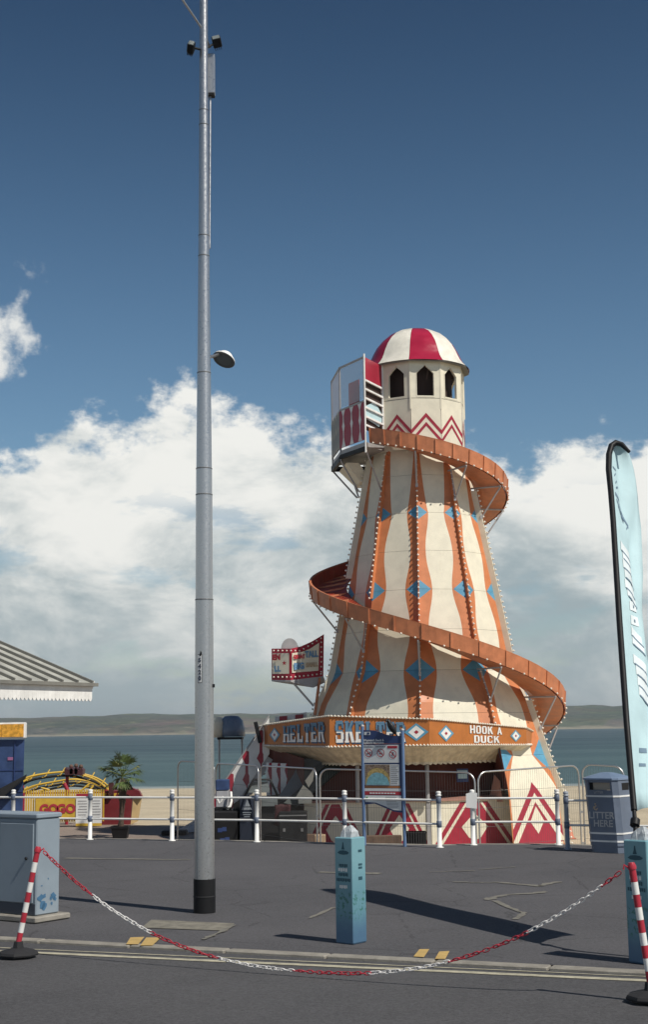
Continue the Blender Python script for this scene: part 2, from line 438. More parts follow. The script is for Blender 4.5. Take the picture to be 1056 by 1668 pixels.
def beach_z(x, y):
    t = y + .18 * x
    if t < 52: return GB
    return GB - (t - 52) * .0187 if t < 108 else GB - 1.047 - (t - 108) * .05
M_seaZ = -2.25
mb = MB()
ys = [9, 14, 18, 22, 26, 30, 34, 38, 42, 46, 52, 60, 70, 80, 90, 100, 110, 120, 135, 150]
P_ = [[V3(x, y, beach_z(x, y)) for x in (-400, -200, -100, -50, -25, -10, 0, 10, 25, 50, 100, 200, 400)] for y in ys]
mb.grid(P_, 0, True)
struct('beach', mb, M['sand'])
mb = MB().poly([V3(-30, 20, GB + .006), V3(2.2, 20, GB + .006), V3(2.2, 40.5, GB + .006), V3(-2.0, 43.5, GB + .006), V3(-4.5, 47.5, GB + .006), V3(-9, 51, GB + .006), V3(-30, 56, GB + .006)])
struct('esplanade_paving', mb, M['lowpave'])
m = bpy.data.materials.new('sea water'); m.use_nodes = True
k = NG(m.node_tree); bs = m.node_tree.nodes['Principled BSDF']
P = k.n('ShaderNodeNewGeometry').outputs['Position']
sp = k.n('ShaderNodeSeparateXYZ'); k.put(sp.inputs[0], P)
band = k.ramp(k.noise(k.scale(P, (.008, .045, 1)), 1.0, 7, .68), .40, .62)
shore = k.ramp(sp.outputs[1], 100, 420, 1.0, 0.0)
c = k.mix(band, (.034, .066, .085, 1), (.078, .122, .136, 1))
c = k.mix(k.m('MULTIPLY', shore, .6), c, (.092, .155, .160, 1))
foam = k.ramp(k.m('ADD', k.m('ADD', sp.outputs[1], k.m('MULTIPLY', sp.outputs[0], .18)), k.m('MULTIPLY', k.noise(k.scale(P, (.12, .3, 1)), 1.0, 5, .7), 9)), 111.5, 114.0, .55, 0)
c = k.mix(foam, c, (.42, .46, .45, 1))
k.put(bs.inputs['Base Color'], c); bs.inputs['Roughness'].default_value = .5; bs.inputs['Specular IOR Level'].default_value = .12
b = k.n('ShaderNodeBump'); b.inputs['Strength'].default_value = 1.0; b.inputs['Distance'].default_value = .6
k.put(b.inputs['Height'], k.noise(k.scale(P, (.35, .9, 1)), 1.0, 5, .62)); k.put(bs.inputs['Normal'], b.outputs[0])
M['sea'] = m
mb = MB(); X_ = [-6000, -2000, -600, -200, 0, 200, 600, 2000, 6000]
mb.grid([[V3(x, y, M_seaZ) for x in X_] for y in (92, 130, 200, 400, 900, 2000, 5000, 9000)], 0, True)
struct('sea', mb, M['sea'])
m = bpy.data.materials.new('far hillside fields'); m.use_nodes = True
k = NG(m.node_tree); bs = m.node_tree.nodes['Principled BSDF']
P = k.n('ShaderNodeNewGeometry').outputs['Position']
sp = k.n('ShaderNodeSeparateXYZ'); k.put(sp.inputs[0], P)
f1 = k.ramp(k.noise(k.scale(P, (.006, .004, .05)), 1.0, 5, .6), .36, .64)
f2 = k.ramp(k.noise(k.add(k.scale(P, (.016, .012, .09)), (5, 5, 5)), 1.0, 6, .65), .42, .62)
c = k.mix(f1, (.060, .075, .052, 1), (.125, .13, .085, 1))
c = k.mix(k.m('MULTIPLY', f2, .6), c, (.035, .052, .038, 1))
c = k.mix(.25, c, (.16, .17, .14, 1))
hed = k.ramp(k.noise(k.add(k.scale(P, (.045, .03, .2)), (1, 2, 3)), 1.0, 5, .7), .48, .62)
c = k.mix(k.m('MULTIPLY', hed, .7), c, (.028, .042, .03, 1))
pal = k.ramp(k.noise(k.add(k.scale(P, (.03, .02, .25)), (6, 2, 9)), 1.0, 5, .65), .56, .66, 0, .7)
c = k.mix(pal, c, (.24, .22, .15, 1))
br = k.ramp(k.noise(k.add(k.scale(P, (.004, .003, .03)), (2, 8, 1)), 1.0, 3, .5), .52, .66, 0, .65)
c = k.mix(br, c, (.21, .155, .115, 1))
vo = k.n('ShaderNodeTexVoronoi'); vo.inputs['Scale'].default_value = .011; k.put(vo.inputs['Vector'], P)
c = k.mix(.22, c, vo.outputs['Color'], 'MULTIPLY')
clf = k.ramp(k.m('ADD', sp.outputs[2], k.m('MULTIPLY', k.noise(k.scale(P, (.02, .02, .1)), 1, 5, .6), 10)), 3.0, 9.0, .8, 0)
c = k.mix(clf, c, (.30, .265, .20, 1))
k.put(bs.inputs['Base Color'], c); bs.inputs['Roughness'].default_value = 1; bs.inputs['Specular IOR Level'].default_value = 0
M['hill'] = m
from mathutils import noise as mn
mb = MB(); P_ = []
for j, fy in enumerate((0, .03, .08, .16, .28, .42, .58, .75, .9, 1.0)):
    row = []
    for i in range(261):
        x = -3200 + i * 6400 / 260
        y0 = 2450 + .10 * x + 60 * mn.noise(V3(x / 300, 3, 0))
        y = y0 + fy * 900
        ridge = 41 + 9 * mn.noise(V3(x / 420, 7.3, 0)) + 3.5 * mn.noise(V3(x / 90, 1.3, 0)) + 10 * math.exp(-((x - 560) / 240) ** 2) + 6 * math.exp(-((x + 560) / 260) ** 2)
        prof = (0, .30, .36, .46, .60, .72, .84, .93, .985, 1.0)[j]
        h = ridge * prof * (1 + (.13 * mn.noise(V3(x / 60, fy * 9, 2)) if 0 < j < 9 else 0))
        if j >= 8: h += 1.6 * abs(mn.noise(V3(x / 22, fy, 5)))
        row.append(V3(x, y, M_seaZ - .5 + h))
    P_.append(row)
P_.append([V3(p.x, p.y + 1500, -4) for p in P_[-1]])
mb.grid(P_, 0, False)
struct('far_hills', mb, M['hill'])
m = bpy.data.materials.new('sea air'); m.use_nodes = True
m.node_tree.nodes.clear(); k = NG(m.node_tree)
pv = k.n('ShaderNodeVolumePrincipled'); pv.inputs['Color'].default_value = (.80, .88, .95, 1); pv.inputs['Density'].default_value = .00015
pv.inputs['Anisotropy'].default_value = .2
mo_ = k.n('ShaderNodeOutputMaterial'); k.t.links.new(pv.outputs[0], mo_.inputs['Volume'])
hz_ = link('haze', MB().box((0, 4500, 36), (12600, 9600, 84)).mesh('haze', m)); hz_['kind'] = 'stuff'
#PART2

# ================================================================== helter skelter
AX = V3(2.72, 40.0)
hs = thing('helter_skelter', AX + V3(0, 0, GB), 'tall cream and orange striped helter skelter tower with spiral slide and red and white dome', 'helter skelter')
A0 = -5.8
RZ = [(9.95, 1.27), (9.7, 1.31), (7.64, 1.70), (5.5, 2.13), (3.33, 2.55), (2.5, 2.95), (1.08, 3.40), (.2, 3.72), (-1.28, 3.86)]
def rz(z):
    for (z1, r1), (z0, r0) in zip(RZ, RZ[1:]):
        if z >= z0: return r0 + (r1 - r0) * (z - z0) / (z1 - z0)
    return RZ[-1][1]
def vtx(i, z, dr=0.0, a0=A0):
    t = R(a0 + 36 * i); r = rz(z) + dr
    return AX + V3(r * math.sin(t), -r * math.cos(t), z)
def slz(ph): return 9.267 - .568 * ph - .042 * ph * ph       # slide floor height
def slr(ph): return 2.29 + .23 * (9.267 - slz(ph))            # slide outer radius
ROWS = [9.9, 7.64, 5.5, 3.33, 1.08]
def wave(z):
    if z < 1.08: w = .03 + .26 * max(0, (z - .2) / .88) ** 1.4
    elif z > 7.64: t = (z - 7.64) / 2.26; w = .29 - .19 * min(1, t * 1.35) ** .8
    else:
        w = .29
        for a, b in zip(ROWS, ROWS[1:]):
            if b <= z <= a: w = .182 + .106 * (.5 + .5 * math.cos(2 * pi * (z - b) / (a - b))) ** 1.2
    d = 0
    for zr in ROWS[1:]:
        hh = .128 * rz(zr); d = max(d, .265 * (1 - abs(z - zr) / hh))
    return w, max(0, d)
M['creampanel'] = M['cream']
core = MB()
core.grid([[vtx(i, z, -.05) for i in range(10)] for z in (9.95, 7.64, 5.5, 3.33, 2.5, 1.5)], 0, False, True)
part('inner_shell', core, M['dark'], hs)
tiers = [-1.28, .0, 1.08, 2.2, 3.33, 4.42, 5.5, 6.57, 7.64, 8.72, 9.95]
BOOTH = (-3, -2, -1, 0)                                       # facets opened up by the stall below 1.5 m
for i in range(10):
    fi = i if i < 5 else i - 10
    for t0, t1 in zip(tiers, tiers[1:]):
        if fi in BOOTH and t1 < 1.6: continue
        z0, z1 = t0 + .003, t1 - .003
        if fi in BOOTH or fi == -4: z0 = max(z0, 1.52)
        if z1 <= z0: continue
        zs = set([z0, z1]); n_ = max(2, int((z1 - z0) / .055))
        for q in range(n_ + 1): zs.add(z0 + (z1 - z0) * q / n_)
        for zr in ROWS[1:]:
            hh = .128 * rz(zr)
            for e in (zr - hh, zr, zr + hh):
                if z0 < e < z1: zs.add(e)
        zs = sorted(zs); rows = []
        for z in zs:
            w, d = wave(z); a, b = vtx(fi, z), vtx(fi + 1, z)
            rows.append([a.lerp(b, u) for u in (0, d, w, 1 - w, 1 - d, 1)])
        def mf(r, j, zs=zs):
            return (2, 1, 0, 1, 2)[j]
        pm = MB().grid(rows, 0, False, False, mf)
        n_out = (vtx(fi, z0) + vtx(fi + 1, z0)) / 2 - AX; n_out.z = 0; n_out.normalize()
        inn = -n_out * .02                                   # lipped edge so the seam between sheets reads
        pm.poly([rows[-1][0], rows[-1][-1], rows[-1][-1] + inn, rows[-1][0] + inn], 0)
        pm.poly([rows[0][0], rows[0][-1], rows[0][-1] + inn, rows[0][0] + inn][::-1], 0)
        part('panel', pm, [M['cream'], M['orange'], M['sky']], hs)
# red chevron on the lowest visible facets beside the stall
def facet(fi, u, z, off):
    a, b = vtx(fi, z), vtx(fi + 1, z); p = a.lerp(b, u)
    n_ = p - AX; n_.z = 0
    a2 = R(A0 + 36 * fi + 18); nn = V3(math.sin(a2), -math.cos(a2))
    return p + nn * off
def fpoly(mb, fi, pts, off, m=0):
    # cut along 0.2 m levels so the print follows the bend of the sheet
    mb.poly([facet(fi, u, z, off) for u, z in pts], m)
def clip(pts, f):
    o = []
    for i in range(len(pts)):
        a, b = pts[i - 1], pts[i]; fa, fb = f(a), f(b)
        if (fa >= 0) != (fb >= 0):
            t = fa / (fa - fb); o.append(tuple(a[q] + (b[q] - a[q]) * t for q in range(len(a))))
        if fb >= 0: o.append(b)
    return o
def fpoly_cut(mb, fi, pts, off, m=0):
    for lo, hi in ((-1.28, .2), (.2, 1.08)):
        q = clip(clip(pts, lambda p: p[1] - lo), lambda p: hi - p[1])
        if len(q) > 2: fpoly(mb, fi, q, off, m)
for fi in (1, 2, 3, -4):
    cm = MB()
    fpoly_cut(cm, fi, [(.5, .39), (.985, -.78), (.985, -1.17), (.75, -1.21), (.5, -1.16), (.25, -1.21), (.015, -1.17), (.015, -.78)], .004)
    part('chevron', cm, M['red'], hs)
    cm = MB()
    fpoly_cut(cm, fi, [(.5, .12), (.985, -1.05), (.985, -1.16), (.92, -1.14), (.5, -.11), (.08, -1.14), (.015, -1.16), (.015, -1.05)], .008)
    fpoly_cut(cm, fi, [(.5, -.22), (.635, -.60), (.5, -.92), (.365, -.60)], .008)
    part('chevron_stripe', cm, M['cream'], hs)
# bulb ribs on the ten corners
def blocked(th, z):
    for kq in range(-1, 3):
        ph = th + 2 * pi * kq
        if R(-38) <= ph <= R(590):
            f0 = slz(ph)
            if f0 - .16 < z < f0 + .47: return True
    return False
for i in range(10):
    th = R(A0 + 36 * i)
    if th > pi: th -= 2 * pi
    fi = i if i < 5 else i - 10
    zlo = 1.45 if fi in (-3, -2, -1, 0, 1) else GB
    if fi == -3: zlo = 1.45
    rad = V3(math.sin(th), -math.cos(th)); tan = V3(math.cos(th), math.sin(th))
    rib = MB(); bl = MB(); z = 9.35; seg = []
    step = .075; runs = []; cur = []
    while z > zlo:
        if blocked(th, z):
            if len(cur) > 1: runs.append(cur)
            cur = []
        else: cur.append(z)
        z -= step
    if len(cur) > 1: runs.append(cur)
    for run in runs:
        P_ = []
        sub = run[::4] + ([run[-1]] if (len(run) - 1) % 4 else [])
        front = fi in (-1, 0, 1)
        for zz in sub:
            b0 = vtx(i, zz, -.02); w = .11 if front else .17; hw_ = .016 if front else .032
            P_.append([b0 - tan * hw_, b0 - tan * hw_ * .9 + rad * w, b0 + tan * hw_ * .9 + rad * w, b0 + tan * hw_])
        rib.grid(P_, 0, False); rib.poly(P_[0]); rib.poly(P_[-1][::-1])
        for zz in run[::2]:
            bl.octa(vtx(i, zz, (.11 if front else .17) + .02), .036)
    o = part('rib', rib, M['orange'] if fi in (-1, 0, 1) else M['cream'], hs)
    part('bulb_string', bl, M['bulb'], o, kind='stuff')
# ---- slide
PH0, PH1, ST = R(-40), R(588), R(12)
n_ = int(round((PH1 - PH0) / ST))
def cyl(ph, r, z): return AX + V3(r * math.sin(ph), -r * math.cos(ph), z)
bl = MB()
for q in range(n_):
    a, b = PH0 + q * ST, PH0 + (q + 1) * ST
    sub = [a + (b - a) * t for t in (0, .5, 1)]
    ri = lambda p: (rz(slz(p)) * 1.0 + .01)
    wp = MB(); HW = .325
    outw = lambda p, dz_, dr: cyl(p, slr(p) + dr, slz(p) + dz_)
    # outer wall: outside skin, top flange, inside lining
    e0, e1 = .0012, .0012
    s2 = [sub[0] + e0, sub[1], sub[2] - e1]
    wp.grid([[outw(p, -.05, 0) for p in s2], [outw(p, HW, .03) for p in s2]], 0, False)
    wp.grid([[outw(p, HW, .03) for p in s2], [outw(p, HW + .035, .035) for p in s2], [outw(p, HW + .035, -.025) for p in s2], [outw(p, HW, -.025) for p in s2]], 0, False)
    wp.grid([[outw(p, HW, -.025) for p in s2], [outw(p, 0, -.045) for p in s2]], 1, False)
    wp.poly([outw(s2[0], -.05, 0), outw(s2[0], HW, .03), outw(s2[0], HW, -.025), outw(s2[0], -.05, -.045)], 0)
    w_ = part('slide_wall', wp, [M['chute'], M['chutein']], hs)
    if q == 0: pass
    rb = MB(); c0 = outw(a, -.05, .012); c1 = outw(a, HW + .02, .044)
    tn = V3(math.cos(a), math.sin(a))
    rb.beam(c0, c1, .035, .028, 0, up=tn.cross(V3(0, 0, 1)))
    part('stiffener', rb, M['chute'], w_)
    # floor with a lipped inner edge
    fm = MB(); T = .05
    nr = 4
    top_ = [[cyl(p, ri(p) + (slr(p) - .05 - ri(p)) * j / nr, slz(p) + (.16, .04, .01, 0, .0)[j]) for j in range(nr + 1)] for p in s2]
    bot_ = [[v - V3(0, 0, T) for v in row] for row in top_]
    fm.grid(top_, 1, True); fm.grid(bot_, 0, False)
    for row, k in ((0, 0), (-1, 0)):
        fm.poly([top_[row][0], bot_[row][0], bot_[row][-1], top_[row][-1]], 0)
    fm.poly([top_[0][0], top_[2][0], bot_[2][0], bot_[0][0]], 0)
    part('slide_floor', fm, [M['chute'], M['chutein']], hs)
    for t in (.25, .75):
        p = a + (b - a) * t
        bl.octa(outw(p, -.055, .035), .034)
part('bulb_string', bl, M['bulb'], hs, kind='stuff')
# brackets under the slide at every tower corner
for i in range(-1, 17):
    ph = R(A0 + 36 * i)
    if ph > R(560) or ph < R(-38): continue
    z = slz(ph) - .09; ro = slr(ph) - .03; 
    zl = z - .85
    b_ = MB()
    b_.tube([cyl(ph, rz(z) - .02, z - .02), cyl(ph, ro, z - .02)], .026, 6)
    b_.tube([cyl(ph, ro, z - .02), cyl(ph, rz(zl) + .14, zl)], .024, 6)
    b_.tube([cyl(ph, rz(z) + .14, z - .04), cyl(ph, rz(zl) + .14, zl)], .022, 6)
    b_.box(cyl(ph, rz(zl) + .13, zl), (.07, .07, .10))
    part('slide_bracket', b_, M['tubegrey'], hs)
# ---- drum with arched openings
AD = -12.0 + 1.0; RD = 1.385; ZD0, ZD1 = 9.45, 12.03
def dv(i, z, dr=0.0):
    t = R(AD + 36 * i); return AX + V3((RD + dr) * math.sin(t), -(RD + dr) * math.cos(t), z)
ZS, ZW, ZA = 10.98, 11.62, 11.86                              # sill, spring, apex
for i in range(10):
    a = lambda u, z, d=0.0: dv(i, z, -d).lerp(dv(i + 1, z, -d), u)
    dp = MB(); u0, u1 = .22, .78
    arch = [(u0, ZS), (u1, ZS), (u1, ZW), (.66, ZW + .11), (.545, ZA - .05), (.5, ZA), (.455, ZA - .05), (.34, ZW + .11), (u0, ZW)]
    e = .006
    def Q(*uz): dp.poly([a(u, z) for u, z in uz])
    Q((e, ZD0), (1 - e, ZD0), (1 - e, 10.90), (e, 10.90))
    Q((e, 10.912), (1 - e, 10.912), (1 - e, ZS), (e, ZS))
    Q((e, ZS), (u0, ZS), (u0, ZW), (e, ZW)); Q((u1, ZS), (1 - e, ZS), (1 - e, ZW), (u1, ZW))
    Q((e, ZW), (u0, ZW), (.34, ZW + .11), (.455, ZA - .05), (.5, ZA), (.5, ZD1), (e, ZD1))
    Q((.5, ZA), (.545, ZA - .05), (.66, ZW + .11), (u1, ZW), (1 - e, ZW), (1 - e, ZD1), (.5, ZD1))
    for q in range(len(arch)):
        p1, p2 = arch[q], arch[(q + 1) % len(arch)]
        dp.poly([a(*p1), a(*p2), a(*p2, .06), a(*p1, .06)], 0)
    d_ = part('drum_panel', dp, M['cream'], hs)
    tr = MB()                                                 # raised frame round the opening
    for q in range(len(arch)):
        p1, p2 = arch[q], arch[(q + 1) % len(arch)]
        k1 = (.5 + (p1[0] - .5) * 1.10, 11.42 + (p1[1] - 11.42) * 1.10); k2 = (.5 + (p2[0] - .5) * 1.10, 11.42 + (p2[1] - 11.42) * 1.10)
        tr.poly([a(*k1, -.008), a(*k2, -.008), a(*p2, -.008), a(*p1, -.008)])
    part('window_frame', tr, M['cream'], d_)
    ch = MB()
    for zo, th_, uw in ((0, .095, .5), (-.26, .085, .36)):
        for sgn in (-1, 1):
            u_ap, u_lo = .5, .5 + sgn * (.5 if zo == 0 else .5)
            zap, zl = 10.49 + zo, 10.00 + zo
            ch.poly([a(u_ap, zap, -.006), a(u_lo, zl, -.006), a(u_lo, zl - th_ * 1.3, -.006), a(u_ap, zap - th_ * 1.3, -.006)])
    part('zigzag', ch, M['red'], d_)
    cs = MB(); cs.beam(dv(i, 10.60, .002), dv(i, ZD1, .002), .04, .014)
    part('corner_strip', cs, M['cream'], hs)
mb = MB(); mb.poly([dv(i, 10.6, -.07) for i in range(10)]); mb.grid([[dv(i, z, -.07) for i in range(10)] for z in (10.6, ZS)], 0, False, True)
mb.lathe([(1.02, 10.6), (1.02, 12.0)], AX, 10)  # dark lining added behind the openings to stand for shade inside
part('drum_dark_lining', mb, M['dark'], hs)
# ---- dome of ten gores and its eaves
prof = [(1.56, 11.97), (1.47, 12.06), (1.385, 12.17), (1.32, 12.30), (1.25, 12.46), (1.14, 12.66), (.98, 12.86), (.78, 13.03), (.55, 13.145), (.30, 13.20), (.08, 13.22)]
def gv(i, r, z, s=1.0):
    t = R(AD + 36 * i); return AX + V3(r * math.sin(t), -r * math.cos(t), z)
for i in range(10):
    P_ = []
    for r, z in prof:
        a, b = gv(i, r, z), gv(i + 1, r, z)
        bulge = .035 * r
        mid = lambda u: a.lerp(b, u) + (V3(math.sin(R(AD + 36 * i + 18)), -math.cos(R(AD + 36 * i + 18)))) * bulge * 4 * u * (1 - u)
        P_.append([mid(u) for u in (.004, .25, .5, .75, .996)])
    gm = MB().grid(P_, 0, True)
    part('dome_gore', gm, M['redgloss'] if i % 2 == 0 else M['whitegloss'], hs)
mb = MB()
mb.grid([[gv(i, r, z) for i in range(10)] for r, z in ((1.39, 12.0), (1.55, 11.962), (1.565, 11.955), (1.55, 11.93), (1.36, 11.97))], 0, False, True)
part('eaves', mb, M['roofrib'], hs)
mb = MB().lathe([(0, 13.215), (.11, 13.215), (.11, 13.24), (.04, 13.29), (0, 13.30)], AX, 10); part('finial', mb, M['whitegloss'], hs)
# ---- entrance landing on the left of the drum
m = bpy.data.materials.new('scuffed clear screen'); m.use_nodes = True
k = NG(m.node_tree); bs = m.node_tree.nodes['Principled BSDF']
bs.inputs['Base Color'].default_value = (.62, .66, .70, 1); bs.inputs['Roughness'].default_value = .25
bs.inputs['Alpha'].default_value = .30
M['screen'] = m
m = m.copy(); m.name = 'milky end screen'; m.node_tree.nodes['Principled BSDF'].inputs['Alpha'].default_value = .72
m.node_tree.nodes['Principled BSDF'].inputs['Base Color'].default_value = (.66, .58, .58, 1); M['milky'] = m
ZF, ZB, ZT = 9.62, 10.78, 12.05
pA = dv(-1, 0); pA.z = 0
pB = V3(1.17, 38.35); pC = V3(.50, 39.55); pD = V3(.28, 41.15)
def up(p, z): return V3(p.x, p.y, z)
pE = V3(1.9, 41.2)
mb = MB()
mb.prism([up(p, ZF) for p in (pA, pB, pC, pD, pE)], (0, 0, -.12))
part('landing_floor', mb, M['tubegrey'], hs)
mb = MB()
mb.beam(up(pC, ZF - .24), up(pD, ZF - .24), .10, .16); mb.beam(up(pB, ZF - .19), up(pC, ZF - .19), .08, .12); mb.beam(up(pD, ZF - .24), up(pE, ZF - .24), .08, .14)
part('landing_beam', mb, M['black'], hs)
mb = MB()
mb.prism([up(pC + V3(.15, 0), ZF - .35), up(pD + V3(.18, -.2), ZF - .35), up(V3(.95, 40.9), ZF - .85), up(V3(1.05, 39.8), ZF - .85)], (.35, .05, 0))
part('landing_bracket_skirt', mb, M['cream'], hs)
for p, q in ((pB, 0), (pC, 0), (pD, 0)):
    mb = MB().tube([up(p, ZF - .3), up(p, ZT + (.06 if p is pB else 0))], .028, 6); part('landing_post', mb, M['white'] if p is pB else M['tubegrey'], hs)
for a, b in ((pB, pC), (pC, pD)):
    for z in (ZB, ZT - .03):
        part('handrail', MB().beam(up(a, z), up(b, z), .04, .05), M['tubegrey'], hs)
for p0, zt, p1, z1 in ((pD, ZF - .3, V3(.95, 40.2), ZF - 1.25), (pC, ZF - .3, V3(1.0, 39.8), ZF - 1.15), (pB, ZF - .2, V3(1.62, 39.0), ZF - 1.3), (pD + V3(.5, 0), ZF - .3, V3(1.0, 40.2), ZF - 1.25)):
    part('landing_strut', MB().tube([up(p0, zt), up(p1, z1)], .026, 6), M['tubegrey'], hs)
# painted baluster boards
def baluster_board(a, b, n, z0, z1, mbg, mfg, parent, off):
    d = (b - a); nn = V3(d.y, -d.x).normalized() * off
    P0 = [up(a, z0) + nn, up(b, z0) + nn, up(b, z1) + nn, up(a, z1) + nn]
    o = part('baluster_board', MB().prism(P0, -nn.normalized() * .025), mbg, parent)
    shp = [(.0, .44), (.10, .26), (.26, .08), (.42, .10), (.56, .30), (.68, .12), (.84, .09), (.93, .28), (1, .44)]
    for q in range(n):
        u = (q + .5) / n; w = d.length / n
        pts = [(+s * w * .55, z0 + (z1 - z0) * t) for t, s in shp] + [(-s * w * .55, z0 + (z1 - z0) * t) for t, s in shp[::-1]]
        dd = d.normalized()
        part('painted_baluster', MB().poly([up(a.lerp(b, u) + dd * x, z) + nn * 1.0 + nn.normalized() * .004 for x, z in pts]), mfg, o)
baluster_board(pC, pB, 3, ZF + .06, ZB - .04, M['red'], M['white'], hs, .03)
baluster_board(pD, pC, 4, ZF + .06, ZB - .04, M['greyboard'], M['valance'], hs, .03)
for a, b, mm in ((pB, pC, 'screen'), (pC, pD, 'milky')):
    d = (b - a).normalized(); 
    mb = MB().prism([up(a + d * .05, ZB + .06), up(b - d * .05, ZB + .06), up(b - d * .05, ZT - .07), up(a + d * .05, ZT - .07)], V3(-d.y, d.x) * .008)
    part('clear_screen', mb, M[mm], hs)
d = (pC - pB).normalized()
q0 = pC - d * .06 + V3(.22, .05); q1 = q0 - d * .58
part('inner_red_board', MB().prism([up(q0, ZB - .1), up(q1, ZB - .1), up(q1, ZB + .78), up(q0, ZB + .78)], (.02, .02, 0)), M['red'], hs)
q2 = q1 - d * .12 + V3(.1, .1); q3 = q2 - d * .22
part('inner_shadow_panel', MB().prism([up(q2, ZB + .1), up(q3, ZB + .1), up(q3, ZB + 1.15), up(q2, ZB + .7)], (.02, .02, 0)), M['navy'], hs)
# gate wall of slats between the landing corner and the drum
dA = pA - pB; X_ = dA.normalized()
wl_ = lambda u, z: up(pB.lerp(pA, u), z - .10 * u)
o = part('red_gate_panel', MB().prism([wl_(.06, 11.40), wl_(.97, 11.40), wl_(.97, 12.03), wl_(.06, 12.03)], V3(-X_.y, X_.x) * .03), M['red'], hs)
for z in (11.37, 11.12, 10.86, 10.60, 10.34, 10.10):
    part('gate_slat', MB().beam(wl_(.03, z), wl_(.98, z), .05, .05), M['white'], hs)
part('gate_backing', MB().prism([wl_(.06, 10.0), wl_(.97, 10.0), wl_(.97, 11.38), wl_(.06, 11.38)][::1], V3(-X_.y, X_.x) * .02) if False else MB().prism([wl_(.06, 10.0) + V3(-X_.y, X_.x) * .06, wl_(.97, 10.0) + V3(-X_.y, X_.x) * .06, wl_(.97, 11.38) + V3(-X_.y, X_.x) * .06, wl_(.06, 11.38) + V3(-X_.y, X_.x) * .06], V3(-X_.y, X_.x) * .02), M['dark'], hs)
pic = [(.08, 10.42), (.14, 10.30), (.8, 10.24), (.95, 10.42), (.97, 10.62), (.74, 10.80), (.5, 10.86), (.30, 10.76), (.10, 10.66)]
part('blue_gate_picture', MB().prism([wl_(u, z) + V3(-X_.y, X_.x) * .026 for u, z in pic], V3(-X_.y, X_.x) * .01), M['flag'], hs)
part('gate_post', MB().beam(wl_(0.985, 10.0), wl_(.985, 12.05), .045, .045), M['white'], hs)

# ---- canopy with its lettered fascia
fas = [at(416, 1186, 40.2), at(436, 1181, 37.8), at(537, 1167, 35.4), at(700, 1172, 35.2), at(858, 1186, 37.6), at(884, 1200, 40.2)]
fbz = [1215, 1214.5, 1216.5, 1213.5, 1213, 1212]
fxb = [417, 437, 537, 700, 859, 884]
fbo = [at(fxb[i], fbz[i], p.y - .0) for i, p in enumerate(fas)]
LET = {
 'H': [(0, 0, .3, 1), (.7, 0, 1, 1), (.3, .42, .7, .58)], 'E': [(0, 0, .34, 1), (.34, 0, .95, .16), (.34, .43, .78, .58), (.34, .84, .95, 1), (.8, .16, .95, .3), (.8, .7, .95, .84)],
 'L': [(.05, 0, .38, 1), (.38, 0, 1, .17), (.84, .17, 1, .36)], 'T': [(.33, 0, .67, 1), (0, .83, .33, 1), (.67, .83, 1, 1), (0, .62, .14, .83), (.86, .62, 1, .83)],
 'R': [(0, 0, .32, 1), (.32, .84, .82, 1), (.32, .44, .82, .58), (.70, .58, 1, .84), 'P', ((.45, .44), (.78, .44), (1.05, 0), (.70, 0))],
 'S': [(.08, .84, .92, 1), (0, .55, .32, .84), (.12, .44, .90, .58), (.68, .16, 1, .46), (.08, 0, .92, .16), (.80, .66, .94, .84), (.06, .16, .2, .34)],
 'K': [(0, 0, .32, 1), 'P', ((.32, .40), (.32, .62), (.66, 1), (1.0, 1)), 'P', ((.42, .52), (.68, .70), (1.05, 0), (.70, 0))],
 'O': [(0, .14, .32, .86), (.68, .14, 1, .86), (.12, .86, .88, 1), (.12, 0, .88, .14)], 'U': [(0, .14, .32, 1), (.68, .14, 1, 1), (.12, 0, .88, .14)],
 'D': [(0, 0, .32, 1), (.32, .86, .82, 1), (.32, 0, .82, .14), (.68, .14, 1, .86)], 'C': [(0, .14, .32, .86), (.12, .86, .92, 1), (.12, 0, .92, .14), (.78, .64, .94, .86), (.78, .14, .94, .32)],
 'A': ['P', ((0, 0), (.28, 0), (.62, 1), (.38, 1)), 'P', ((.72, 0), (1.0, 0), (.64, 1), (.40, 1)), (.26, .26, .74, .40)],
 'B': [(0, 0, .32, 1), (.32, .86, .85, 1), (.32, .44, .85, .57), (.32, 0, .85, .14), (.68, .57, .97, .86), (.68, .14, 1, .44)], 'I': [(.3, 0, .7, 1), (.12, .88, .88, 1), (.12, 0, .88, .12)],
 'G': [(0, .14, .32, .86), (.12, .86, .92, 1), (.12, 0, .92, .14), (.68, .14, 1, .48), (.52, .36, .68, .48), (.78, .68, .94, .86)], 'M': [(0, 0, .26, 1), (.74, 0, 1, 1), 'P', ((.26, 1), (.5, .45), (.5, .15), (.26, .7)), 'P', ((.74, 1), (.5, .45), (.5, .15), (.74, .7))],
 'N': [(0, 0, .28, 1), (.72, 0, 1, 1), 'P', ((.28, 1), (.72, .35), (.72, 0), (.28, .65))]}
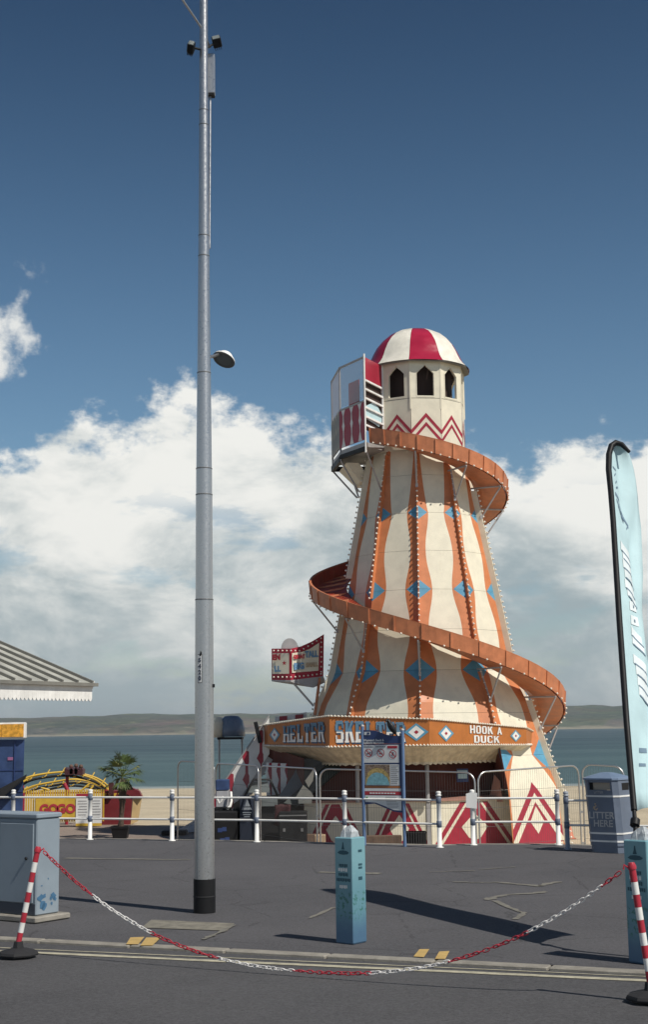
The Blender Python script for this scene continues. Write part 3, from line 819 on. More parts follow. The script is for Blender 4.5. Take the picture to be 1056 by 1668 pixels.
def letter(chh, o, X, U, w, h, parent, mats, split=True, sh=.07):
    """slab letter standing on its board: shadow, then face (blue over white)"""
    X, U = Vector(X).normalized(), Vector(U).normalized(); N_ = X.cross(U)
    mb = MB(); polys = []; items = LET[chh]; q = 0
    while q < len(items):
        it = items[q]
        if it == 'P': polys.append([tuple(p) for p in items[q + 1]]); q += 2; continue
        x0, y0, x1, y1 = it; polys.append([(x0, y0), (x1, y0), (x1, y1), (x0, y1)]); q += 1
    if items[0] != 'P' and split:                              # slab feet
        for (x0, y0, x1, y1) in [it for it in items if it != 'P' and isinstance(it[0], (int, float)) and y_full(it)]:
            polys.append([(x0 - .09, 0), (x1 + .09, 0), (x1 + .09, .09), (x0 - .09, .09)]); polys.append([(x0 - .09, .91), (x1 + .09, .91), (x1 + .09, 1), (x0 - .09, 1)])
    pt = lambda p, d: o + X * (p[0] * w) + U * (p[1] * h) + N_ * d
    for k, pl in enumerate(polys):
        if sh: mb.poly([pt((p[0] + sh * 1.3, p[1] - sh), .004 + k * .0004) for p in pl], 2)
        for lo, hi, mi in (((-.1, .5, 1), (.5, 1.1, 0)) if split else ((-.1, 1.1, 1),)):
            c = clip(clip(pl, lambda p: p[1] - lo), lambda p: hi - p[1])
            if len(c) > 2: mb.poly([pt(p, .012 + k * .0004) for p in c], mi)
    part('letter', mb, mats, parent)
def y_full(it): return it[1] == 0 and it[3] == 1
def word(s, o, X, U, w, h, gap, parent, mats, split=True, sh=.07):
    x = 0
    for c in s:
        if c == ' ': x += w * .6; continue
        ww = w * (.55 if c == 'I' else 1)
        letter(c, o + Vector(X).normalized() * x, X, U, ww, h, parent, mats, split, sh); x += ww + gap
def diamond_mark(c, X, U, w, h, parent):
    X, U = Vector(X).normalized(), Vector(U).normalized(); N_ = X.cross(U)
    mb = MB()
    for k, (f, mi) in enumerate(((1, 2), (.66, 0), (.2, 1))):
        a = 1.0 if k < 2 else .8
        mb.poly([c + X * (w * f * sx * .5) + U * (h * f * sy * .5) + N_ * (.006 + .003 * k) for sx, sy in ((1, 0), (0, (1.0 if k else .88)), (-1, 0), (0, -(1.0 if k else .88)))], mi)
    part('diamond_mark', mb, [M['white'], M['red'], M['sky']], parent)
LM = [M['letterblue'], M['white'], M['lettershadow']]
fpan = []
for i in range(5):
    a, b, c, d_ = fas[i], fas[i + 1], fbo[i + 1], fbo[i]
    inn = V3(0, .06, 0)
    o = part('fascia', MB().prism([d_, c, b, a], inn), M['canopyorange'], hs); fpan.append(o)
    bl = MB()
    for p, q in ((a, b), (d_, c)):
        n_ = max(3, int((q - p).length / .085))
        for k in range(n_): bl.octa(p.lerp(q, (k + .5) / n_) + V3(0, -.03, .012 if p is a else 0), .033)
    part('bulb_string', bl, M['bulb'], o, kind='stuff')
    rl = MB()
    rl.beam(a + V3(0, -.0, .012), b + V3(0, 0, .012), .07, .022); rl.beam(d_ + V3(0, 0, -.012), c + V3(0, 0, -.012), .06, .02)
    part('fascia_trim', rl, M['valance'], o)
def onf(i, u, v):
    return fbo[i].lerp(fbo[i + 1], u).lerp(fas[i].lerp(fas[i + 1], u), v)
def fdir(i): return (fbo[i + 1] - fbo[i])
UPV = V3(0, 0, 1)
def fword(i, s, u0, u1, v0, v1, sh=.07, split=True, mats=LM):
    n_ = len(s); units = sum(.55 if c == 'I' else (.5 if c == ' ' else 1) for c in s) + .22 * (n_ - 1)
    Lx = fdir(i).length * (u1 - u0); w = Lx / units; u = u0
    for c in s:
        ww = w * (.55 if c == 'I' else (.5 if c == ' ' else 1))
        if c != ' ':
            o = onf(i, u, v0) ; h = (onf(i, u, v1) - o).length
            nn = fdir(i).cross(UPV).normalized()
            letter(c, o + nn * .004, fdir(i), UPV, ww, h, fpan[i], mats, split, sh)
        u += (ww + .22 * w) / fdir(i).length
def nrm(i): return fdir(i).cross(UPV).normalized()
fword(1, 'HELTER', .27, .93, .16, .86)
fword(2, 'SKELTER', .06, .76, .13, .86)
fword(3, 'HOOK A', .40, .73, .53, .90, .05, False, [M['white'], M['white'], M['letterblue']])
fword(3, 'DUCK', .44, .70, .10, .44, .05, False, [M['white'], M['white'], M['letterblue']])
for i, u, v in ((1, .12, .5), (2, .87, .5), (3, .16, .48), (3, .88, .5)):
    p = onf(i, u, v); hgt = (onf(i, u, 1) - onf(i, u, 0)).length
    diamond_mark(p + nrm(i) * .004, fdir(i), UPV, hgt * .95, hgt * .78, fpan[i])
# soffit of ribbed cream vinyl with a scalloped fringe
inner = [V3(-1.2, 40.2), V3(-.78, 38.5), V3(.36, 36.15), V3(2.50, 35.95), V3(4.72, 37.95), V3(5.6, 40.2)]
zin = .98
for i in range(5):
    a, b = fbo[i] + V3(0, .05, -.03), fbo[i + 1] + V3(0, .05, -.03)
    c, d_ = up(inner[i + 1], zin + .0), up(inner[i], zin + .0)
    n_ = max(4, int((b - a).length / .22)); P0, P1, P2 = [], [], []
    mb = MB()
    for k in range(2 * n_ + 1):
        t = k / (2 * n_); w = .018 if k % 2 else -.018
        nn = (b - a).cross(UPV).normalized()
        P0.append(a.lerp(b, t) + nn * w * .3); P1.append(d_.lerp(c, t) + nn * w); P2.append(d_.lerp(c, t) + V3(0, 0, -.075 if k % 2 else -.04) + nn * w)
    mb.grid([P0, P1, P2], 0, False)
    part('soffit_valance', mb, M['valance'], hs)
mb = MB().poly([p + V3(0, 0, -.05) for p in fas] + [V3(4.9, 41, fas[0].z), V3(-1.2, 41.2, fas[0].z)]); part('canopy_roof', mb, M['greyboard'], hs)
# ---- stall under the canopy
cL, cM, cR = V3(-.62, 36.75), at(703, 1340, 36.75), at(843, 1340, 37.55)
cM.z = cR.z = 0
ctop = -.02
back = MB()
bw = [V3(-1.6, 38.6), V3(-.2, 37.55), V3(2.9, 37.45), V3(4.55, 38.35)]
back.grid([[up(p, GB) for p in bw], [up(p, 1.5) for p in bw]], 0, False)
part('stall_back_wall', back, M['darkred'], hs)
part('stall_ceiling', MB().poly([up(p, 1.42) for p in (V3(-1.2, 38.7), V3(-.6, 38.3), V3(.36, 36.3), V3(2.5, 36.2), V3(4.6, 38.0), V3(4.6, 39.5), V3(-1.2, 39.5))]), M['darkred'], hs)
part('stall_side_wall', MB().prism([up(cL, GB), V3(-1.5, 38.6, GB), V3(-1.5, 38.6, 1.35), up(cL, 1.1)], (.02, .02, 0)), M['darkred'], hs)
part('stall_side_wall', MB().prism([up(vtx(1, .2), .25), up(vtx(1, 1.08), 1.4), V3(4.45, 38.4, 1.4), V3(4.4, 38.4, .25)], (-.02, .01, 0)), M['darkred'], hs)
part('stall_side_wing', MB().prism([at(820, 1306, 37.2), at(797, 1306, 37.6), at(806, 1262, 37.4), at(815, 1272, 37.2)], (0, .03, 0)), M['counter'], hs)
for p, q in ((cL, cM), (cM, cR)):
    d = (q - p).normalized(); nn = V3(d.y, -d.x)
    part('counter_top', MB().prism([up(p, ctop + .05) + nn * .06, up(q, ctop + .05) + nn * .06, up(q, ctop + .09) - nn * .55, up(p, ctop + .09) - nn * .55], (0, 0, -.05)), M['counter'], hs)
    npan = max(1, round((q - p).length / 1.9))
    for k in range(npan):
        a, b = p.lerp(q, k / npan + .004), p.lerp(q, (k + 1) / npan - .004)
        o = part('counter_panel', MB().prism([up(a, GB + .02), up(b, GB + .02), up(b, ctop), up(a, ctop)], -nn * .05), M['cream'], hs)
        LL = (b - a).length; H0, H1 = GB + .14, ctop - .04
        g2 = lambda u, v, off: up(a.lerp(b, u), H0 + (H1 - H0) * v) + nn * off
        part('triangle_motif', MB().poly([g2(.02, 0, .004), g2(.98, 0, .004), g2(.66, 1, .004), g2(.34, 1, .004)]), M['red'], o)
        part('motif_stripe', MB().poly([g2(.075, 0, .008), g2(.115, 0, .008), g2(.435, 1, .008), g2(.405, 1, .008)]).poly([g2(.925, 0, .008), g2(.885, 0, .008), g2(.565, 1, .008), g2(.595, 1, .008)][::-1]), M['cream'], o)
        part('motif_hexagon', MB().poly([g2(.5, .10, .008), g2(.57, .17, .008), g2(.655, .42, .008), g2(.5, .74, .008), g2(.345, .42, .008), g2(.43, .17, .008)]), M['cream'], o)
part('stall_corner_post', MB().beam(up(cM + V3(-.06, .02), GB), up(cM + V3(-.06, .02), ctop), .1, .1), M['tubegrey'], hs)
for px_ in (583, 697):
    p0 = at(px_, 1290, 36.6); part('stall_post', MB().tube([up(p0, ctop), up(p0, 1.05)], .055, 8), M['tubegrey'], hs)
p0 = at(754, 1263, 37.35)
o = part('stall_notice', MB().box(p0, (.30, .02, .34), 0), M['navy'], hs)
part('notice_face', MB().box(p0 + V3(0, -.014, -.02), (.24, .012, .12), 0), M['flag'], o)
part('notice_face', MB().box(p0 + V3(0, -.014, .10), (.26, .012, .05), 0), M['flag'], o)
# ---- stairs up to the landing at the left
sA, sB = V3(-3.15, 38.6, GB), V3(-1.55, 38.5, 1.05)
for off in (0, .85):
    pass
for k in range(9):
    t = (k + .5) / 9; p = sA.lerp(sB, t)
    part('stair_tread', MB().box(p + V3(0, .45, 0), (.26, .9, .04)), M['tubegrey'], hs)
part('stair_stringer', MB().beam(sA + V3(0, 0, .05), sB + V3(0, 0, .05), .04, .22), M['tubegrey'], hs)
side = [sA + V3(0, -.04, .15), sB + V3(0, -.04, .15), sB + V3(0, -.04, 1.1), sA + V3(0, -.04, 1.15)]
so_ = part('stair_side_board', MB().prism(side, (0, .03, 0)), M['white'], hs)
for k, (u, kind) in enumerate(((.12, 0), (.36, 1), (.62, 1), (.86, 1))):
    b0 = side[0].lerp(side[1], u); t0 = side[3].lerp(side[2], u); h = t0 - b0
    shp = [(0, .01), (.06, .015), (.22, .10), (.38, .035), (.62, .03), (.80, .09), (.93, .10), (1, .03)]
    pts = [b0 + h * t + V3(s * 1.15, -.004, 0) for t, s in shp] + [b0 + h * t + V3(-s * 1.15, -.004, 0) for t, s in shp[::-1]]
    part('painted_baluster', MB().poly(pts), M['red'], so_)
part('stair_handrail', MB().tube([side[3] + V3(0, 0, .05), side[2] + V3(0, 0, .05)], .025, 6), M['tubegrey'], hs)
s2 = [V3(-1.62, 38.1, .1), V3(-.95, 37.6, .25), V3(-.95, 37.6, .95), V3(-1.62, 38.1, .98)]
o = part('stair_side_board', MB().prism(s2, (.02, .03, 0)), M['white'], hs)
for u in (.2, .55, .88):
    b0 = s2[0].lerp(s2[1], u); t0 = s2[3].lerp(s2[2], u); h = t0 - b0
    shp = [(0, .02), (.2, .07), (.45, .03), (.75, .09), (1, .05)]
    part('painted_baluster', MB().poly([b0 + h * t + V3(s, -.012, 0) for t, s in shp] + [b0 + h * t + V3(-s, -.012, 0) for t, s in shp[::-1]]), M['red'], o)
part('stair_top_post', MB().beam(at(424, 1210, 38.3), at(416, 1176, 38.3), .10, .10), M['black'], hs)
M['runoutgrey'] = mat('grey ramp lining', (.13, .14, .145), .6)
# end of the slide: dark green runout with grey side
ra = [at(544, 1236, 37.0), at(556, 1252, 37.0), at(484, 1312, 36.2), at(462, 1308, 36.2)]
part('slide_runout', MB().prism(ra, (0, .12, -.05)), M['greentarp'], hs)
rb_ = [at(452, 1300, 36.9), at(478, 1262, 37.1), at(490, 1236, 37.2), at(543, 1236, 37.2), at(470, 1300, 36.6)]
part('runout_side', MB().prism(rb_, (0, .05, 0)), M['runoutgrey'], hs)
for pts in (((481, 1300), (494, 1279), (507, 1290), (512, 1300)), ((486, 1301), (508, 1301), (508, 1309), (486, 1309)), ((497, 1272), (513, 1250), (510, 1272), (503, 1283))):
    part('cream_offcut', MB().prism([at(x, y, 36.15) for x, y in pts], (0, .04, 0)), M['cream'], hs)
# red and white board behind the canopy edge
o = part('rear_board', MB().prism([at(448, 1176, 40.6), at(500, 1168, 40.4), at(500, 1160, 40.4), at(448, 1168, 40.6)], (0, .04, 0)), M['white'], hs)
for x in (455, 481): part('board_block', MB().prism([at(x, 1174 - (x - 455) * .1, 40.36), at(x + 13, 1173 - (x - 455) * .1, 40.36), at(x + 13, 1166 - (x - 455) * .1, 40.36), at(x, 1167 - (x - 455) * .1, 40.36)], (0, .03, 0)), M['red'], o)
# ---- slogan board on the left
b0 = [at(442.5, 1107.5, 38.9), at(474, 1108, 38.6), at(527, 1101.5, 39.2)]
tops = [at(442.5, 1056.5, 38.9), at(474, 1056.5, 38.6), at(490, 1053, 38.8), at(508, 1045, 39.0), at(528, 1033, 39.2)]
o1 = part('slogan_board', MB().prism([b0[0], b0[1], tops[1], tops[0]], (.01, .07, 0)), M['red'], hs)
o2 = part('slogan_board', MB().prism([b0[1], b0[2], tops[4], tops[3], tops[2], tops[1]], (.0, .07, 0)), M['red'], hs)
f1 = [at(443.5, 1098, 38.885), at(471, 1097.5, 38.61), at(471, 1064, 38.61), at(443.5, 1064.5, 38.885)]
part('board_face', MB().prism([p + V3(0, -.03, 0) for p in f1], (0, .02, 0)), M['cream'], o1)
f2 = [at(476, 1096, 38.62), at(519, 1092.5, 39.12), at(520, 1047, 39.12), at(505, 1057, 38.96), at(492, 1062, 38.80), at(476, 1064, 38.62)]
part('board_face', MB().prism([p + V3(0, -.03, 0) for p in f2], (0, .02, 0)), M['cream'], o2)
bl = MB()
for x in range(446, 526, 7): bl.octa(at(x, 1103 - max(0, x - 478) * .12, 38.55 + max(0, x - 474) * .0115 + max(0, 474 - x) * .009), .03)
for x in range(446, 526, 7):
    yt = 1060 if x < 490 else 1060 - (x - 490) * .62
    bl.octa(at(x, yt, 38.55 + max(0, x - 474) * .0115 + max(0, 474 - x) * .009), .03)
for y in range(1046, 1096, 8): bl.octa(at(523.5, y, 39.1), .03)
part('bulb_string', bl, M['bulb'], o2, kind='stuff')
X1 = (f1[1] - f1[0]); X2 = (f2[1] - f2[0])
text('lettering', 'EN', .20, o1, at(450, 1071, 38.75), X1, UPV, M['textred'], .012)
text('lettering', 'LL', .20, o1, at(452, 1090, 38.75), X1, UPV, M['textblue'], .012)
c = at(463, 1080, 38.62); st = []
for k in range(10):
    rr = .07 if k % 2 == 0 else .03; a = pi / 2 + k * pi / 5
    st.append(c + X1.normalized() * rr * math.cos(a) + V3(0, -.01, rr * math.sin(a)))
part('star', MB().poly(st), M['textred'], o1)
text('lettering', 'GREAT', .14, o2, at(487.5, 1070, 38.68), X2, UPV + V3(0, 0, 0), M['textred'], .010, sx=.85)
text('lettering', 'TALL', .23, o2, at(508, 1066, 38.93), X2, UPV, M['textblue'], .012, sx=.8)
text('lettering', 'BIG', .23, o2, at(487.5, 1085.5, 38.68), X2, UPV, M['textblue'], .014, sx=.95)
text('lettering', 'SMALL', .16, o2, at(508.5, 1083, 38.93), X2, UPV, M['texttan'], .008, sx=.85)
c = at(472, 1057, 38.75); mb = MB()
arc = [c + V3(.235 * math.cos(a), 0, .29 * math.sin(a)) for a in [pi * k / 12 for k in range(13)]]
part('board_crest', MB().prism(arc, (0, .10, 0)), M['tubegrey'], o1)
part('board_tray', MB().prism([b0[0] + V3(0, 0, -.0), b0[1], b0[2], b0[2] + V3(.05, .3, -.12), b0[1] + V3(.6, .35, -.16), b0[0] + V3(.4, .3, -.05)], (0, 0, -.04)), M['tubegrey'], hs)
part('board_strut', MB().tube([at(474, 1108, 38.8), at(511, 1150, 39.0)], .03, 6), M['tubegrey'], hs)
part('board_strut', MB().tube([at(521, 1104, 39.1), at(513, 1165, 39.0)], .04, 6), M['chute'], hs)

# ================================================================== street furniture on the promenade
# ---- tall lamp column
pb = gnd(333, 1486); 
lp = thing('lamp_post', pb, 'tall galvanised steel lamp column with black base sleeve standing on the asphalt', 'lamp post')
secs = [(0, .33, .112, .112, 'black'), (.33, 3.17, .103, .0935, 'steel'), (3.17, 4.28, .0915, .0875, 'steel'), (4.28, 4.56, .0855, .0845, 'steel'), (4.56, 5.6, .083, .073, 'steel'),
        (5.6, 6.9, .0715, .061, 'steel'), (6.9, 7.13, .060, .059, 'steel'), (7.13, 8.40, .058, .052, 'steel'), (8.40, 8.57, .0515, .051, 'steel'), (8.57, 11.2, .050, .042, 'steel')]
for z0, z1, r0, r1, mm in secs:
    mb = MB().lathe([(r0, z0), (r1, z1)], pb, 28).lathe([(r0 * .55, z0 - .0005), (r0, z0 - .0005)], pb, 28, 0, False).lathe([(r1, z1 - .0005), (r1 * .55, z1 - .0005)], pb, 28, 0, False)
    for f in (): pass
    part('base_sleeve' if mm == 'black' else 'column_section', mb, M[mm], lp)
    if mm == 'steel' and z1 < 11:
        part('joint_ring', MB().lathe([(r1, z1 - .013), (r1 + .003, z1 - .011), (r1 + .003, z1 - .003), (r1, z1)], pb, 28), M['jointgrey'], lp)
part('base_weld', MB().lathe([(.112, .15), (.115, .152), (.115, .162), (.112, .164)], pb, 28), M['blackrub'], lp)
# number plate following the curve of the column
def oncol(a, z, dr=.004):
    r = .103 - (z - .5) * .0095 / 2.67 + dr
    return pb + V3(r * math.sin(a), -r * math.cos(a), z)
M['plate'] = mat('aged white number sticker', (.80, .80, .78), .5, dirt=.2, dcol=(.4, .4, .4))
z0, z1 = 2.305, 2.585
P_ = [[oncol(a, z) for a in (-.62, -.40, -.18)] for z in (z0, z0 + .02, z1 - .04, z1)]
Pb_ = [[oncol(a, z, .0028) for a in (-.66, -.40, -.14)] for z in (z0 - .008, z1 + .008)]
part('sticker_edge', MB().grid(Pb_, 0, True), M['jointgrey'], lp)
pl_ = part('number_sticker', MB().grid(P_, 0, True), M['plate'], lp)
part('sticker_mark', MB().poly([oncol(-.44, z1 - .01, .006), oncol(-.24, z1 - .012, .006), oncol(-.20, z1 + .02, .006), oncol(-.30, z1 + .045, .006)]), M['black'], pl_)
for q, ch_ in enumerate('5420'):
    p = oncol(-.40, z1 - .055 - q * .062, .006); t = V3(math.cos(-.40), math.sin(-.40), 0)
    text('sticker_digit', ch_, .062, pl_, p, t, UPV, M['textdark'], .003, .0006)
part('cable_eye', MB().box(pb + V3(.100, -.02, 2.27), (.02, .03, .035)), M['black'], lp)
M['headrim'] = mat('grey lamp underside', (.13, .13, .125), .5)
# lamp head on the sea side of the column
hc = at(365, 585, 15.25)
lh = part('lamp_head', MB().lathe([(0, .085), (.05, .085), (.075, .065), (.09, .04), (.125, .01), (.132, -.01), (.125, -.018), (.095, -.02), (.09, -.012), (0, -.012)], (0, 0, 0), 20, mf=lambda i, j: 1 if i >= 5 else 0), [M['white'], M['headrim']], lp)
lh.location = hc - pb; lh.data.transform(Matrix.Translation(pb)); lh.rotation_euler = (R(-24), R(22), 0); WL[lh] = hc
gl_ = part('lamp_glass', MB().lathe([(0, -.014), (.089, -.014)], hc, 20), M['glassgrey'], lh)
part('lamp_arm', MB().tube([pb + V3(.05, .05, 5.78), hc + V3(-.04, 0, .06)], .018, 6), M['steel'], lp)
# floodlights, arm and control box high up
for (x, y, Y, w_, h_, rx) in ((311, 77, 14.72, .075, .085, 20), (353, 68, 14.9, .10, .075, -14)):
    c = at(x, y, Y)
    mb = MB(); ax = Matrix.Rotation(R(rx), 3, 'Y') @ Matrix.Rotation(R(-28), 3, 'X')
    A_ = [ax @ Vector(v) for v in ((1, 0, 0), (0, 1, 0), (0, 0, 1))]
    mb.box(c, (w_, .12, h_), 0, A_, .01)
    for k in range(4): mb.box(c + A_[1] * .07 + A_[0] * (k - 1.5) * w_ / 4.5, (.006, .04, h_ * .85), 0, A_)
    f_ = part('floodlight', mb, M['black'], lp)
    part('floodlight_glass', MB().box(c - A_[1] * .062 - A_[2] * .002, (w_ * .8, .006, h_ * .75), 0, A_), M['glassgrey'], f_)
    part('floodlight_bracket', MB().tube([pb + V3(0, 0, at(332, 78, 14.8).z - .02), c], .013, 6), M['black'], lp)
c0 = at(344, 122, 14.98)
part('control_box', MB().box(c0, (.085, .10, .47), 0, None, .008), M['steel'], lp)
part('control_box_end', MB().box(c0 + V3(0, 0, -.245), (.075, .09, .02)), M['black'], lp)
part('cable_conduit', MB().tube([pb + V3(.058, .05, 7.0), c0 + V3(-.012, 0, -.25)], .013, 6), M['steel'], lp)
a0_ = at(342, 78, 14.95); a1_ = at(330, 48, 14.82); a2_ = at(292, -8, 14.3)
part('bracket_arm', MB().tube([a0_, a1_, a2_], .013, 6), M['steel'], lp)
part('arm_lantern', MB().box(a2_ + V3(-.0, 0, .045), (.10, .16, .09), 0, None, .02), M['black'], lp)

# ---- railings
RP = [gnd(20, 1367), gnd(146, 1368), gnd(280, 1370), gnd(418.5, 1372), V3(.262, 23.10), gnd(717, 1381)]
RL = [V3(-16.5, 30.1), V3(-13.0, 28.75), V3(-9.9, 27.3), V3(-7.5, 26.2)]
RQ = [gnd(772, 1377), gnd(911, 1377)]
RS = [gnd(926, 1384), V3(4.95, 21.05), V3(6.35, 20.5), V3(7.8, 19.9)]
HP = .85
post_me = MB().lathe([(0, 0), (.062, 0), (.062, .012), (.036, .018), (.034, HP - .075), (.045, HP - .07), (.045, HP - .055), (.030, HP - .05), (.040, HP - .03), (.040, HP - .012), (.022, HP), (0, HP)], (0, 0, 0), 12).mesh('railing_post', M['white'])
col_me = MB().lathe([(.034, -.05), (.041, -.046), (.041, .046), (.034, .05)], (0, 0, 0), 12).mesh('collar', M['postblue'])
def railing(pts, label, mat_, post_m=None, z0=0.0):
    rt = thing('railing', pts[0], label, 'railing', 'seafront railings')
    posts = []
    for p in pts:
        o = inst('post', post_me if post_m is None else post_m, rt, p)
        for z in (.715, .355): inst('collar', col_me, o, p + V3(0, 0, z))
        posts.append(o)
    for a, b in zip(pts, pts[1:]):
        for z in (.715, .355):
            part('rail', MB().tube([a + V3(0, 0, z), b + V3(0, 0, z)], .017, 8), mat_, rt)
    return rt
railing(RL + RP, 'long white seafront railing with blue collars running left from the blue information sign', M['white'])
railing(RQ, 'short white railing section in front of the stall beside the red chevron panel', M['white'])
shadedpost = post_me.copy(); shadedpost.materials[0] = mat('white paint toned as shaded', (.30, .33, .38), .5)  # white posts recoloured blue grey to stand for the bin's shadow
railing(RS, 'railing section running behind the litter bin and the feather flag', M['white'], shadedpost)
wn = gnd(771, 1377)
o = solo('notice', MB().prism([wn + V3(-.095, -.05, .58), wn + V3(.075, -.06, .56), wn + V3(.085, -.06, .80), wn + V3(.0, -.055, .815), wn + V3(-.09, -.05, .79)], (0, .012, 0)), M['paper'], wn + V3(0, -.05, .6), 'small crumpled white notice tied to the railing post in front of the stall', 'notice')

# ---- information sign
sL, sR = gnd(594, 1377), gnd(660, 1379)
sX = (sR - sL).normalized(); sN = V3(sX.y, -sX.x)
sg = thing('information_sign', (sL + sR) / 2, 'tall beach information sign between two blue posts with prohibition symbols', 'sign')
ppm = 2317 / 22.9
def SP(x, y, off=.0):
    """x: 590..655 across the sign face, y: pixels in the photograph, on the plane of the sign"""
    u = (x - 592.5) / (656.0 - 592.5)
    zc = EYE - (y - 1187.5) / ppm
    return sL.lerp(sR, u) + V3(0, 0, zc) + sN * off
for p, x in ((sL, 592), (sR, 657)):
    h = 1.86 if p is sL else 1.79
    part('sign_post', MB().tube([p, p + V3(0, 0, h)], .028, 10), M['signblue'], sg)
    part('post_cap', MB().lathe([(.03, h - .01), (.03, h + .01), (0, h + .025)], p, 10), M['tubegrey'], sg)
hd = [(594, 1210), (655, 1210), (655, 1198), (643, 1197.8), (631, 1196), (620, 1191.5), (612, 1189), (594, 1188)]
o = part('header_panel', MB().prism([SP(*p, .012) for p in hd], sN * -.024), M['navy'], sg)
part('backing_panel', MB().prism([SP(594, 1306, .006), SP(594, 1210.5, .006), SP(655, 1210.5, .006), SP(655, 1318, .006), SP(640, 1316, .006), SP(625, 1310, .006), SP(610, 1304, .006)][::-1], sN * -.016), M['navy'], sg)
part('council_mark', MB().poly([SP(*p, .016) for p in ((596, 1196), (606, 1196), (606, 1191), (596, 1191))]), M['paper'], o)
part('council_mark', MB().poly([SP(*p, .019) for p in ((600.5, 1195.2), (604.5, 1195.2), (604.5, 1192), (600.5, 1192))]), M['navy'], o)
text('lettering', 'Weymouth Beach &', .048, o, SP(594.6, 1204.6, .016), sX, UPV, M['paper'], .0015, .0006, align='LEFT', sx=.92)
text('lettering', 'Esplanade Information', .044, o, SP(594.6, 1208.6, .016), sX, UPV, M['paper'], .0015, .0006, align='LEFT', sx=.92)
def panel(name, x0, y0, x1, y1, mm, off=.012, par=None):
    return part(name, MB().prism([SP(x0, y1, off), SP(x1, y1, off), SP(x1, y0, off), SP(x0, y0, off)], sN * -.006), M[mm] if isinstance(mm, str) else mm, par or sg)
o = panel('prohibition_panel', 594.5, 1212, 650.5, 1240, 'paper')
for k, (x, y) in enumerate(((602.5, 1224.5), (621.7, 1224.5), (641, 1226.8))):
    c = SP(x, y, .016); r = .066
    mb = MB(); mb.grid([[c + sX * (rr * math.cos(a)) + V3(0, 0, rr * math.sin(a)) for a in [2 * pi * q / 24 for q in range(24)]] for rr in (r * .82, r)], 0, False, True)
    d1, d2 = (sX - V3(0, 0, 1)).normalized(), (sX + V3(0, 0, 1)).normalized()
    mb.poly([c - d1 * r * .85 + d2 * .007 + sN * .0012, c - d1 * r * .85 - d2 * .007 + sN * .0012, c + d1 * r * .85 - d2 * .007 + sN * .0012, c + d1 * r * .85 + d2 * .007 + sN * .0012])
    s_ = part('prohibition_ring', mb, M['textred'], o)
    c2 = c - sN * .001
    pic = MB()
    if k == 0: pic.poly([c2 + sX * a + V3(0, 0, b) for a, b in ((-.03, -.012), (-.022, -.03), (-.016, -.012), (.012, -.012), (.018, -.03), (.024, -.008), (.036, .014), (.022, .016), (.012, .004), (-.03, .004))])
    elif k == 1: pic.poly([c2 + sX * a + V3(0, 0, b) for a, b in ((-.034, -.01), (.02, -.02), (.034, .004), (.008, .002), (-.006, .022), (-.014, .002))])
    else: pic.poly([c2 + sX * a + V3(0, 0, b) for a, b in ((-.03, -.03), (-.004, -.012), (.02, -.034), (.034, -.03), (.01, .004), (.012, .022), (0, .034), (-.012, .022), (-.01, .002))])
    part('pictogram', pic, M['textdark'], o)
    if k == 2: panel('red_caption', 632.5, 1213.6, 648, 1217.5, 'textred', .015, o)
    else:
        for q in range(6): panel('caption_word', x - 7.5 + q * 2.6, 1214.2, x - 5.6 + q * 2.6, 1215.6, 'textdark', .014, o)
o = panel('photo_panel', 595.5, 1242.5, 650.5, 1275.5, 'paper')
m = mat('aerial photo sand', (.50, .36, .13), .4, var=.3, vscale=30); M['aer1'] = m
M['aer0'] = mat('aerial photo town', (.24, .17, .12), .5, var=.6, vscale=45); M['aer2'] = mat('aerial photo sea', (.22, .45, .50), .4, var=.2, vscale=25)
panel('photo_print', 596.5, 1243, 635.5, 1275, 'aer0', .014, o)
arc = [(596.8, 1268), (600, 1257), (606, 1250.5), (614, 1248), (624, 1249.5), (632, 1256), (635.2, 1264)]
part('photo_beach', MB().poly([SP(*p, .017) for p in [(596.8, 1274.8), (635.2, 1274.8)] + arc[::-1]]), M['aer1'], o)
arc = [(598, 1274.8), (601, 1264), (608, 1257), (615, 1255), (624, 1257), (631, 1263), (634.5, 1270)]
part('photo_sea', MB().poly([SP(*p, .0195) for p in [(635.2, 1274.8)] + arc[::-1]]), M['aer2'], o)
for q in range(10): panel('text_line', 637, 1244 + q * 3.05, 637 + random.uniform(8, 13), 1245.3 + q * 3.05, 'tubegrey', .014, o)
panel('orange_strip', 595, 1276.2, 651.5, 1279.6, mat('orange brown print', (.42, .16, .06), .5))
o = panel('red_band', 595, 1285, 652, 1290.5, 'textred')
for q in range(9): panel('caption_word', 603 + q * 4.6, 1286.8, 606.6 + q * 4.6, 1288.8, 'paper', .015, o)
panel('white_strip', 595, 1280.2, 652, 1284.6, 'paper')
lw = [(595.5, 1301.5), (595.5, 1291.2), (652.5, 1291.2), (652.5, 1314.5), (640, 1313.5), (627, 1308), (612, 1302.5)]
o = part('lower_panel', MB().prism([SP(*p, .012) for p in lw][::-1], sN * -.006), M['paper'], sg)
for q in range(8): panel('text_line', 628 + q * .4, 1293.5 + q * 2.3, 629 + random.uniform(16, 21), 1294.3 + q * 2.3, 'tubegrey', .015, o)
panel('small_badge', 597, 1293.5, 600, 1296.5, mat('green badge', (.1, .3, .12), .5), .015, o)

